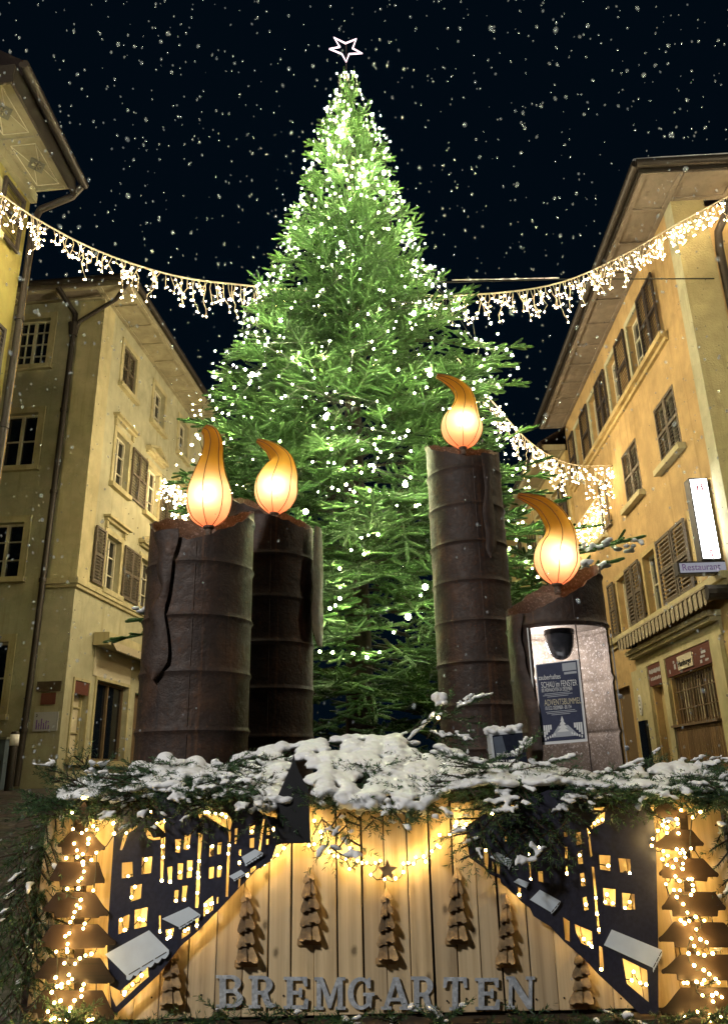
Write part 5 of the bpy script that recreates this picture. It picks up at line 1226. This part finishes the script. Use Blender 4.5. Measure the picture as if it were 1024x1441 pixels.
TL = [((436,290),(446,290),(372,378),(480,382),(400,402),(462,402)), ((372,440),(478,445),(298,515),(548,530),(325,562),(500,568)), ((305,600),(512,600),(258,690),(545,700),(312,728),(482,722)), ((296,757),(488,757),(220,850),(565,868),(285,890),(515,890)),
      ((272,925),(508,922),(195,1030),(605,1020),(265,1056),(545,1046)), ((252,1095),(520,1097),(180,1195),(597,1215),(250,1228),(560,1232)), ((232,1265),(532,1265),(130,1370),(596,1400),(200,1418),(590,1422))]
tr_l = thing('layered_tree', B(105, 1300, .05), 'layered fir of scorched plank tiers next to the long drooping green bough', 'wooden tree')
for k, q in enumerate(TL): tier(tr_l, *[z8(p) for p in q], .05)
mb = MB(); mb.prism([[z8(p) for p in ((385, 330), (440, 330), (440, 1415), (385, 1415))]], BD, .020, .048); mb.build('stem_post', M['tier'], tr_l)
TRr = [((200,200),(330,205),(145,255),(345,262),(180,285),(330,285)), ((268,345),(368,350),(150,440),(438,432),(182,458),(388,470)), ((250,510),(430,510),(185,598),(522,605),(205,620),(455,642)), ((262,695),(498,700),(200,790),(562,792),(262,838),(515,838)), ((272,865),(548,870),(182,968),(645,975),(275,1012),(600,1012)), ((305,1050),(590,1050),(198,1148),(690,1160),(290,1196),(640,1196)), ((310,1235),(620,1235),(195,1375),(740,1385),(225,1392),(700,1400))]
tr_r = thing('layered_tree', B(970, 1300, .05), 'layered fir of scorched plank tiers at the board end, topped by a small lit shingle', 'wooden tree')
for q in TRr: tier(tr_r, *[zr(p) for p in q], .05)
mb = MB(); mb.prism([[zr(p) for p in ((300, 250), (345, 250), (420, 1380), (370, 1380))]], BD, .020, .048); mb.build('stem_post', M['tier'], tr_r)
lt = thing('wooden_shingle', B(956, 1150, .06), 'small glowing pale wooden shingle under the snow at the top of the end tree', 'shingle')
mb = MB(); mb.prism([[zr(p) for p in ((262, 150), (375, 165), (380, 220), (320, 255), (270, 225))]], BD, .075, .083); mb.build('shingle', M['carved_edge'], lt)
# small carved firs -----------------------------------------------------------
CT = [(242, 1316, 1419, 36, 'carved wooden fir standing close to the largest awning with the wavy edge'), (346, 1246, 1361, 34, 'carved wooden fir below the tiny white awnings, above letter B'), (435, 1220, 1330, 36, 'carved wooden fir beside the dark plank knot, above letters E and M'),
      (543, 1248, 1357, 32, 'carved wooden fir directly below the small wooden star'), (642, 1220, 1329, 34, 'carved wooden fir above letter T, without scorched foot'), (712, 1257, 1362, 32, 'carved wooden fir with pale snowy edges above the letter N'), (818, 1318, 1418, 36, 'carved wooden fir overlapping the lit shop window near the biggest awning')]
for (cx, y0, y1, w, lab) in CT:
    root = thing('carved_fir', B(cx, y1, .01), lab, 'wooden fir', 'small carved firs on the planks')
    H = y1-y0; n = 5; ta = []
    rc = random.Random(int(cx)); lean = rc.uniform(-2, 2)
    for k in range(n):
        f0, f1 = max(0, (k-.55))/n, (k+1)/n; wt = w/2*(.28+.72*((k+1)/n)**.8); wn = w/2*(.24+.60*(k/n))
        for sg in (-1, 1):
            sh = rc.uniform(.82, 1.05); dz = (0 if sg < 0 else .35)*H/n*(.6 if k < n-1 else 0)
            cx_ = cx+lean*k/n; ya, yb = y0+H*f0*.93, y0+H*(f1*.93)-dz
            tip = (cx_+sg*wt*sh, yb-H*.012)
            lp_ = [(cx_+sg*.5, ya), (cx_+sg*wn*.9, ya+(yb-ya)*.45), (cx_+sg*wt*sh*.86, ya+(yb-ya)*.74), tip, (cx_+sg*wt*sh*.93, yb+H*.022), (cx_+sg*wt*sh*.62, yb+H*.030), (cx_+sg*wn*.55, yb+H*.004), (cx_-sg*1.5, yb+H*.012), (cx_-sg*1.5, ya+H*.02)]
            mb = MB(); d1 = .026+.006*((k*2+(sg > 0)) % 3)+.002*k
            # wedge: thin at the top, thick at the lower lip
            tri_ = tessellate_polygon([[Vector((p[0], p[1], 0)) for p in lp_]]); nn = len(lp_)
            fr_ = [BD(p[0], p[1], .012+(d1-.006)*((p[1]-ya)/(yb+H*.03-ya))) for p in lp_]; bk = [BD(p[0], p[1], .0015) for p in lp_]
            mb.v = [tuple(p) for p in fr_+bk]
            for t3 in tri_: mb.f.append(tuple(t3)); mb.f.append(tuple(i+nn for i in t3[::-1]))
            for i in range(nn): j = (i+1) % nn; mb.f.append((i, j, nn+j, nn+i))
            ta.append(mb)
    allm = MB()
    for m_ in ta:
        b_ = len(allm.v); allm.v += m_.v; allm.f += [tuple(b_+i for i in f) for f in m_.f]
    o = allm.build('boughs', M['carved'], root)
    m = o.modifiers.new('edge', 'BEVEL'); m.width = .0022; m.segments = 2; m.limit_method = 'ANGLE'
    mb = MB(); mb.prism([[(cx-w*.46, y1-H*.085), (cx+w*.46, y1-H*.085), (cx+w*.48, y1), (cx-w*.48, y1)]], BD, .0012, .010); mb.build('foot', M['carved_edge'], root)
# star on the swag
st_ = thing('wooden_star', B(545, 1226, .03), 'small wooden star hanging in the middle of the light swag', 'star')
mb = MB(); lp_ = []
for k in range(10): r_ = 16 if k % 2 == 0 else 6.5; a = R(-90+36*k); lp_.append((545+r_*math.cos(a), 1225+r_*math.sin(a)))
mb.prism([lp_], BD, .035, .048); mb.build('body', M['carved_edge'], st_)
# ------------------------------------------------------------------ amber fairy lights on the board
def fairy(label, pts, off, jit=.012, r=.0068, back=()):
    rg = np.random.default_rng(len(pts)); P = [B(x, y, off+rg.uniform(-jit, jit)) for x, y in pts]+[B(x, y, .028) for x, y in back]
    root = thing('fairy_light_string', P[0], label, 'fairy lights', 'amber fairy light strings on the board')
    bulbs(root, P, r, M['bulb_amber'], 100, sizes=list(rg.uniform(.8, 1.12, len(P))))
    rem = P[1:]; cur = P[0]; chain = [cur]
    while rem:
        i = min(range(len(rem)), key=lambda k: np.linalg.norm(rem[k]-cur)); nx = rem.pop(i)
        if np.linalg.norm(nx-cur) < .22:
            m = (cur+nx)/2+np.array([rg.normal(0, .006), .008, -.012]); chain += [m, nx]; cur = nx
        else:
            if len(chain) > 1: CH.append(chain)
            chain = [nx]; cur = nx
    if len(chain) > 1: CH.append(chain)
    mb = MB()
    for c_ in CH: mb.tube([p+np.array([0, .006, 0]) for p in c_], .0022, 5)
    CH.clear(); mb.build('cable', M['cable'], root); return root
CH = []
def BK(T, f):      # unseen bulbs added behind each tier to light the pale boards round it
    return [f((q[2][0]*(1-u)+q[3][0]*u, q[2][1]-6)) for q in T for u in (.24, .5, .76)]
LT = [(430,270),(375,345),(380,430),(425,450),(450,435),(485,415),(505,432),(460,480),(458,505),(385,505),(400,540),(430,560),(402,575),(500,552),(345,580),(475,590),(430,600),(432,615),(436,650),(424,685),(408,700),(407,738),(350,740),(485,748),(420,797),(398,825),(415,838),(388,860),(380,888),(365,912),(440,920),(433,945),(360,970),(340,985),(352,1025),(348,1050),(350,1065),(293,1065),(415,1100),(390,1128),(445,1085),(475,1077),(335,1125),(358,1185),(290,1200),(375,1208),(355,1225),(435,1235),(425,1262),(423,1297),(320,1250),(270,1275),(283,1330),(315,1320),(387,1318),(365,1357),(360,1378),(250,1375),(265,1420),(285,1410),(310,1420),(345,1415),(390,1412),(350,1430),(480,1415),(460,1420),(560,355),(588,400),(593,453),(320,1235),(297,1245)]
fairy('amber fairy lights zigzagging down the layered tree beside the drooping bough', [z8(p) for p in LT], .088, back=BK(TL, z8))
LB = z4([(460,330),(545,320),(515,430),(590,418),(240,525),(370,465),(570,645),(576,745),(560,998),(562,955),(260,915),(420,765),(320,1012),(290,1105),(710,658),(800,650),(638,965),(725,880),(820,850),(690,1135),(765,1125),(898,780),(885,885),(892,925),(882,1065),(955,1175),(1005,1165),(970,1235),(985,340),(955,340)])
LB += zb4([(195,350),(230,440),(360,340),(395,350),(546,452),(635,455),(635,500),(612,518),(205,865),(175,950),(228,1000),(380,850),(225,1020),(878,400),(770,450),(800,430),(300,930)])
LB += z5([(60,475),(120,485),(165,490),(195,510),(380,615),(538,600),(612,735),(565,785),(485,800),(515,815),(470,850),(425,870),(350,930),(292,840),(95,720),(218,715),(212,775),(150,875),(50,1145),(100,1130)])
fairy('amber fairy lights shining through the windows of the street cut-out beside the church spire', LB, .040, .006)
zs_ = lambda p: [(250+x*.4395, 1000+y*.4395) for x, y in p]
fairy('amber fairy light swag drooping across the bare planks under the snow', zs_([(437,352),(458,388),(462,405),(437,428),(458,450),(485,452),(500,465),(513,467),(537,475),(552,440),(550,507),(590,487),(605,487),(618,525),(632,487),(662,540),(697,537),(722,517),(722,490),(738,487),(755,490),(762,470),(793,483),(787,467),(813,450),(830,432),(838,437),(838,398),(870,397),(887,370),(893,357),(918,378),(922,362),(340,438),(372,385),(420,432),(575,480),(648,480)]), .03)
RB = z7([(115,545),(254,300),(278,248),(325,225),(300,235),(190,437),(210,585),(228,730),(352,670),(342,715),(387,722),(488,545),(460,750),(487,715),(287,690),(295,785),(305,880),(215,935),(245,960),(262,980),(510,1130),(500,1180),(550,1195),(585,1205),(318,1115),(360,500)])
RB += z6([(325,345),(500,325),(640,470),(680,462),(550,680),(668,920),(270,665),(645,700),(95,440),(75,475),(15,420),(565,1060),(740,640),(985,865)])
fairy('amber fairy lights shining through the street cut-out with the low slanting awning', RB, .040, .006)
RTp = [(310,240),(418,250),(375,280),(150,400),(145,440),(205,325),(237,300),(215,300),(285,290),(290,315),(232,338),(230,368),(295,370),(180,355),(365,455),(285,460),(318,462),(210,470),(330,480),(305,482),(333,505),(280,518),(235,495),(205,515),(232,548),(265,560),(320,540),(318,570),(278,612),(300,637),(350,627),(370,627),(225,655),(270,688),(303,690),(375,660),(378,690),(365,715),(285,728),(322,768),(345,815),(392,840),(440,860),(355,862),(308,858),(330,875),(395,910),(368,960),(418,965),(453,982),(383,1003),(352,1045),(405,1045),(487,1045),(440,1055),(383,1112),(437,1138),(468,1160),(503,1188),(397,1205),(428,1215),(440,1195),(520,1208),(345,1210),(325,1210),(430,1280),(485,1280),(508,1268),(538,1290),(490,1315),(402,1372),(328,1400),(470,1390),(533,1397),(475,1420)]
fairy('amber fairy lights tumbling down the layered tree at the plain board end', [zr(p) for p in RTp], .088, back=BK(TRr, zr))
# ================================================================== BOUGHS AND SNOW ON THE BOARD
pl = thing('planter_box', (0.03, 3.75, 0), 'dark plank planter box behind the board carrying the snowy boughs', 'planter')
mb = MB(); mb.box((.03, 3.40, .47), (2.8, .04, .90)); mb.box((.03, 3.62, .93), (2.8, .40, .03)); mb.box((-1.35, 3.62, .47), (.04, .396, .89)); mb.box((1.41, 3.62, .47), (.04, .396, .89)); mb.build('casing', M['planter'], pl)
from mathutils import noise as mnoise
def bough(label, items, snowy=.5, name='fir_bough', per_m=230, snow_r=.013, group='cut fir boughs over the board', mat='needles_bough', seed=1, extra=None, nl=.024):
    """items: (x0,y0,Y0, x1,y1,Y1, droop) in photo pixels with the distance at each end"""
    f = Fir(seed); ss = Snow(); rb = random.Random(seed)
    for (x0, y0, Y0, x1, y1, Y1, dr) in items:
        a, b = at(x0, y0, Y0), at(x1, y1, Y1); L = np.linalg.norm(b-a)
        d = unit(b-a); upv = (0, -.8, .6) if d[2] < -.55 else (0, -.35, 1)
        k0 = len(f.sh); f.spray(a, unit(d+np.array([0, 0, .35*dr])), L, upv, droop=dr*1.4, step=.065, side=.34, start=.08, subL=.075, r0=.004, ang=42)
        for q in f.sh[k0:]:
            o, dd, l = np.array(q[:3]), np.array(q[3:6]), q[6]
            cl = mnoise.noise(Vector(tuple(o*9.0)))+.5*mnoise.noise(Vector(tuple(o*23.0)))
            if dd[2] > -.8 and cl > .42-snowy*.9 and rb.random() < .75:
                if o[2]+dd[2]*l < .86 and rb.random() < .55: continue
                m = max(5, int(l/.0055)); t0 = rb.uniform(0, .35); t1 = rb.uniform(.6, 1.05); pk = rb.uniform(.5, 1.0)
                for j in range(m):
                    f_ = j/(m-1); t_ = t0+(t1-t0)*f_
                    if rb.random() < .2: continue
                    rr_ = snow_r*(.30+pk*math.sin(math.pi*min(.97, f_*.9+.06))**.8*.75)*rb.uniform(.6, 1.25)
                    ss.blob(o+dd*l*t_+np.array([rb.uniform(-.011, .011), rb.uniform(-.011, .011), .006+rr_*.3+rb.uniform(0, .006)]), rr_, None, rr_*.75)
    if extra: extra(ss, f)
    root = thing(name, at(items[0][0], items[0][1], items[0][2]), label, 'fir bough', group)
    f.needle_mesh('needles', M[mat], root, nl=nl, nw=.0030, per_m=per_m, flat=.85)
    f.stem_mesh('twigs', M['bark'], root)
    if ss.b: ss.build('snow', root, .0065, 3)
    return root
bough('snow-dusted fir bough drooping past the end of the board like a green curtain',
      [(115, 1112, 3.42, 8, 1205, 3.12, .5), (118, 1105, 3.42, 40, 1180, 3.2, .5), (92, 1120, 3.4, 22, 1290, 3.2, .6), (80, 1140, 3.36, 8, 1350, 3.2, .5), (66, 1180, 3.34, 25, 1441, 3.25, .3), (50, 1230, 3.34, 48, 1425, 3.22, .3), (60, 1150, 3.38, 62, 1330, 3.26, .3), (40, 1290, 3.34, 5, 1480, 3.2, .3), (30, 1210, 3.4, -10, 1400, 3.3, .3), (60, 1350, 3.3, 75, 1470, 3.2, .2)], .14, seed=21, snow_r=.010)
bough('dark bare fir sprig standing up at the board corner against the pale house',
      [(132, 1112, 3.5, 84, 1076, 3.48, -.2), (132, 1108, 3.5, 112, 1070, 3.48, -.2), (130, 1112, 3.46, 72, 1100, 3.4, .1), (140, 1108, 3.5, 140, 1085, 3.45, 0)], .12, seed=22)
bough('fir bough with thick snow reaching down over the roofs of the gabled cut-out',
      [(215, 1080, 3.55, 118, 1128, 3.2, .3), (235, 1080, 3.5, 165, 1140, 3.2, .3), (250, 1078, 3.5, 205, 1145, 3.2, .4), (200, 1088, 3.45, 150, 1110, 3.2, .2), (280, 1080, 3.5, 235, 1110, 3.25, .3), (285, 1085, 3.4, 282, 1165, 3.19, .5), (300, 1085, 3.5, 262, 1128, 3.2, .3), (318, 1085, 3.5, 296, 1118, 3.2, .3),
       (200, 1110, 3.3, 208, 1165, 3.18, .4), (240, 1095, 3.3, 245, 1120, 3.2, .4), (275, 1085, 3.6, 340, 1070, 3.5, 0), (350, 1090, 3.5, 330, 1120, 3.2, .3), (180, 1100, 3.4, 190, 1150, 3.19, .4), (385, 1090, 3.4, 372, 1160, 3.19, .5), (370, 1090, 3.4, 350, 1135, 3.19, .4), (330, 1080, 3.5, 315, 1120, 3.2, .3)], .50, seed=23)
bough('fir bough hanging over the bare planks beside the church spire',
      [(440, 1108, 3.4, 462, 1205, 3.19, .4), (476, 1113, 3.4, 500, 1198, 3.18, .4), (506, 1116, 3.4, 532, 1168, 3.19, .4), (560, 1112, 3.4, 552, 1152, 3.19, .4), (594, 1112, 3.4, 606, 1150, 3.19, .4)], .45, seed=24, per_m=190)
bough('green fir bough fanning out below the small sign box, over the tiny awnings',
      [(720, 1078, 3.55, 612, 1105, 3.2, .2), (700, 1085, 3.5, 640, 1070, 3.3, -.1), (720, 1085, 3.45, 790, 1074, 3.3, 0), (720, 1090, 3.45, 655, 1190, 3.17, .5), (705, 1095, 3.4, 668, 1215, 3.17, .5), (735, 1095, 3.4, 728, 1210, 3.16, .5), (755, 1095, 3.4, 748, 1190, 3.17, .5), (770, 1098, 3.4, 775, 1205, 3.16, .5), (690, 1090, 3.4, 688, 1165, 3.17, .5), (745, 1090, 3.4, 700, 1140, 3.18, .4), (785, 1098, 3.4, 798, 1170, 3.18, .5),
       (760, 1085, 3.5, 810, 1110, 3.2, .3), (740, 1090, 3.4, 712, 1160, 3.15, .5), (715, 1080, 3.5, 745, 1050, 3.4, 0), (690, 1080, 3.5, 660, 1120, 3.2, .4)], .30, seed=25)
bough('fir bough under the lit drum window with snow along its ridge',
      [(800, 1098, 3.5, 850, 1128, 3.2, .3), (845, 1098, 3.4, 868, 1150, 3.18, .5), (872, 1100, 3.4, 908, 1152, 3.18, .5), (835, 1098, 3.5, 810, 1128, 3.2, .3), (860, 1095, 3.5, 900, 1118, 3.2, .3), (905, 1095, 3.5, 880, 1125, 3.2, .3), (830, 1092, 3.6, 880, 1088, 3.4, 0), (890, 1100, 3.4, 925, 1130, 3.18, .4), (925, 1100, 3.4, 960, 1125, 3.19, .4), (945, 1098, 3.4, 985, 1130, 3.19, .4)], .5, seed=26)
bough('snowy fir bough at the plain board end, running out past the edge of the planks',
      [(960, 1092, 3.5, 1035, 1112, 3.3, .2), (985, 1098, 3.4, 1028, 1160, 3.2, .5), (1015, 1100, 3.4, 1030, 1240, 3.22, .4), (1030, 1130, 3.4, 1035, 1330, 3.26, .3), (1000, 1095, 3.5, 985, 1115, 3.2, .3), (890, 1085, 3.75, 985, 1078, 3.6, 0), (880, 1090, 3.8, 920, 1068, 3.75, 0), (940, 1085, 3.7, 1000, 1080, 3.6, 0), (1035, 1250, 3.36, 1030, 1441, 3.28, .2)], .55, seed=27)
bough('curled snow-capped fir twig standing between the mound and the tallest candle',
      [(600, 1040, 4.3, 628, 985, 4.25, -.5), (612, 1020, 4.3, 660, 995, 4.2, .6), (615, 1010, 4.3, 672, 1030, 4.2, .9), (610, 1035, 4.25, 655, 1045, 4.1, .6), (560, 1040, 4.2, 612, 1010, 4.2, -.3), (640, 990, 4.3, 668, 985, 4.2, .2), (605, 1030, 4.2, 640, 1055, 4.0, .4)], .32, seed=28,
      extra=lambda ss, f: [ss.blob(at(617+random.uniform(-7, 7), 980+random.uniform(-4, 4), 4.25), random.uniform(.018, .03)) for _ in range(10)]+[ss.blob(at(575+35*k/12, 1038-32*k/12+random.uniform(-2, 2), 4.2), random.uniform(.012, .02)) for k in range(13)])
bough('low fir greenery strip along the foot of the board', [(x, 1448, 3.26, x+random.uniform(-40, 40), 1440+random.uniform(-8, 6), 3.15, .1) for x in range(10, 1040, 42)], .05, seed=29, per_m=240)
gb = thing('glowing_bulb', at(616, 1010, 4.15), 'single warm bulb glowing inside the curled fir twig', 'bulb')
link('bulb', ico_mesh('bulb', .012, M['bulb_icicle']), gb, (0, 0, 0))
# snow blanket: a mound of soft lumps over the boughs
TOPL = [(90, 1112), (130, 1100), (165, 1090), (215, 1072), (260, 1066), (300, 1080), (345, 1062), (400, 1050), (450, 1042), (500, 1035), (560, 1036), (620, 1052), (660, 1068), (720, 1082), (790, 1084), (870, 1092), (905, 1080), (950, 1074), (1000, 1088), (1040, 1095)]
FRO = [(90, 1128), (165, 1120), (215, 1112), (260, 1108), (300, 1116), (345, 1122), (400, 1130), (425, 1122), (450, 1118), (500, 1124), (560, 1128), (600, 1130), (640, 1112), (700, 1106), (790, 1104), (870, 1110), (950, 1112), (1040, 1116)]
def ip(T, x): return float(np.interp(x, [p[0] for p in T], [p[1] for p in T]))
rs = random.Random(5); heap = []
def mound(x_px, v):  # v 0 = ridge at the back, 1 = front lip over the board
    y = ip(TOPL, x_px)*(1-v)+ip(FRO, x_px)*v; Yd = 3.95-(3.95-3.245)*min(1, v*1.02)
    if not 330 < x_px < 690: Yd = 3.62-(3.62-3.24)*v
    return at(x_px, y, Yd)
sb_ = Snow()
for k in range(5200):
    x = rs.uniform(88, 1036); v = rs.random()
    nz = .6*mnoise.noise(Vector((x*.030, v*3.1, 1.7)))+.75*mnoise.noise(Vector((x*.062, v*4.6, 8.2)))+.25*mnoise.noise(Vector((x*.16, v*12, 3.2)))
    edge = .05+.30*max(0, v-.62)*2.2+(.0)-(.10 if 480 < x < 640 else 0)
    if 405 < x < 434 and v > .3: continue
    if nz < edge-.16: continue
    p = mound(x, v)
    r_ = rs.uniform(.020, .027)*(1.1 if 330 < x < 690 else 1.0); p = p+np.array([0, 0, .034*nz+rs.uniform(-.002, .002)])
    sb_.blob(p, r_*1.4, r_*1.4, r_*.6)
for k in range(130):   # lumps that slid to the lip
    x = rs.uniform(330, 640); 
    if 400 < x < 440: continue
    p = at(x, ip(FRO, x)+rs.uniform(-6, 14), 3.22+rs.uniform(-.02, .03)); 
    if mnoise.noise(Vector((x*.05, 3.3, 0))) > -.05: sb_.blob(p, rs.uniform(.016, .030))
so_ = tag(sb_.build('snow', None, .0065, 6), kind='stuff')
# dark fir heap the snow lies on
hf = Fir(31)
for k in range(330):
    x = rs.uniform(80, 1040); v = rs.uniform(.0, 1.0)
    if 340 < x < 680 and v < .75 and rs.random() < .25: continue
    if 380 < x < 445 and v > .25: continue
    if v > .6 and mnoise.noise(Vector((x*.02, 4.4, 9.0))) < .05: continue
    p = mound(x, v)-np.array([0, 0, .038]); a = rs.uniform(0, 2*math.pi)
    d = unit(np.array([math.cos(a), -abs(math.sin(a))*.8-.1, rs.uniform(-.25, .30)]))
    hf.spray(p, d, rs.uniform(.08, .16), (0, -.3, 1), droop=.4, step=.06, side=.36, start=.0, subL=.07, r0=.003)
hr = thing('fir_heap', (0.0, 3.6, .93), 'dark heap of cut fir twigs under the snow along the top of the board', 'fir heap')
hf.needle_mesh('needles', M['needles_bough'], hr, nl=.024, nw=.0032, per_m=200); hf.stem_mesh('twigs', M['bark'], hr)
print('heap', len(hf.sh))
# ================================================================== FALLING SNOW
t = NT('snowflake'); lw = t.n('LayerWeight', i_Blend=.5); tp = t.n('BsdfTransparent'); df = t.n('BsdfDiffuse', i_Color=(.70, .80, .90)); tl2 = t.n('BsdfTranslucent', i_Color=(.70, .80, .90)); m1 = t.n('MixShader', i_0=.5)
t.t.links.new(df.outputs[0], m1.inputs[1]); t.t.links.new(tl2.outputs[0], m1.inputs[2])
ms = t.n('MixShader', i_0=t.ramp(lw.outputs['Facing'], [(.0, (.70, .70, .70)), (.35, (.86, .86, .86)), (.65, (1, 1, 1))])); t.t.links.new(m1.outputs[0], ms.inputs[1]); t.t.links.new(tp.outputs[0], ms.inputs[2]); t.t.links.new(ms.outputs[0], t.out.inputs[0])
M['flake'] = t.m
ico = bmesh.new(); bmesh.ops.create_icosphere(ico, subdivisions=1, radius=1.0); iv = np.array([v.co[:] for v in ico.verts]); fi = np.array([[v.index for v in f.verts] for f in ico.faces]); ico.free()
rf_ = np.random.default_rng(77); NF = 3000; C = []
while len(C) < NF:
    x, y = rf_.uniform(-20, 1044), rf_.uniform(-20, 1441); D = 3.0+8.5*rf_.random()**.8
    d = ray(x, y); p = CO+d/np.linalg.norm(d)*D
    if p[2] < .3: continue
    if y > 1080 and D > 2.9 and rf_.random() < .55: continue
    C.append((p, D))
V = []; F_ = []
for k, (p, D) in enumerate(C):
    r_ = .00150*D*rf_.lognormal(-.12, .40)
    q = iv*r_*np.array([1, 1, rf_.uniform(1, 1.7)])
    ang = rf_.uniform(-.5, .5); q = q@np.array([[math.cos(ang), 0, math.sin(ang)], [0, 1, 0], [-math.sin(ang), 0, math.cos(ang)]])
    V.append(q+p); F_.append(fi+k*len(iv))
me = bpy.data.meshes.new('snowfall'); me.from_pydata(np.concatenate(V).tolist(), [], np.concatenate(F_).tolist())
me.polygons.foreach_set('use_smooth', [True]*len(me.polygons)); me.materials.append(M['flake'])
tag(link('snowfall', me), kind='stuff')
# ================================================================== LETTERING TO MESH
bpy.context.view_layer.update(); dg = bpy.context.evaluated_depsgraph_get()
for o in TEXTS:
    me = bpy.data.meshes.new_from_object(o.evaluated_get(dg)); n = link('lettering', me, o.parent); n.matrix_local = o.matrix_local.copy()
    c_ = o.data; bpy.data.objects.remove(o); bpy.data.curves.remove(c_)
# ================================================================== LIGHT, SKY, CAMERA
def lamp(name, loc, w, col, r=.25):
    ld = bpy.data.lights.new(name, 'POINT'); ld.energy = w; ld.color = col; ld.shadow_soft_size = r
    o = bpy.data.objects.new(name, ld); COL.objects.link(o); o.location = loc; return o
WARM = (1.0, .85, .56)
lamp('street_light_a', (.6, 15.5, 8.6), 1300, WARM)          # street lamps strung over the lane, hidden by the tree
lamp('street_light_b', (.3, 24.0, 9.0), 850, WARM)
lamp('street_light_c', (-4.5, -2.0, 5.5), 1850, (1.0, .96, .90), .3)
lamp('end_wall_fill', (9.5, 6.5, 8.5), 900, WARM)           # unseen lamp added to brighten the end wall of the orange house
lamp('street_light_d', (-3.0, 4.0, 11.0), 500, WARM)
w = bpy.data.worlds.new('World'); sc.world = w; w.use_nodes = True
nt_ = w.node_tree; bg = nt_.nodes['Background']; bg.inputs[0].default_value = (.0007, .0030, .0062, 1); bg.inputs[1].default_value = 1.0
cam = bpy.data.cameras.new('camera'); co = bpy.data.objects.new('camera', cam); COL.objects.link(co)
cam.sensor_fit = 'VERTICAL'; cam.sensor_height = 36; cam.sensor_width = 36; cam.lens = FPX/PH*36; cam.clip_end = 500; cam.clip_start = .05
co.matrix_world = Matrix(((RT[0], UP[0], -FW[0], CO[0]), (RT[1], UP[1], -FW[1], CO[1]), (RT[2], UP[2], -FW[2], CO[2]), (0, 0, 0, 1)))
sc.camera = co
sc.view_settings.view_transform = 'Standard'; sc.view_settings.look = 'None'; sc.view_settings.exposure = 0; sc.view_settings.gamma = 1
cy = sc.cycles
cy.use_denoising = True; cy.max_bounces = 6; cy.diffuse_bounces = 3; cy.glossy_bounces = 2; cy.transmission_bounces = 4; cy.transparent_max_bounces = 12
cy.sample_clamp_indirect = 4.0; cy.use_light_tree = True; cy.caustics_reflective = False; cy.caustics_refractive = False
try: cy.denoiser = 'OPENIMAGEDENOISE'
except Exception: pass
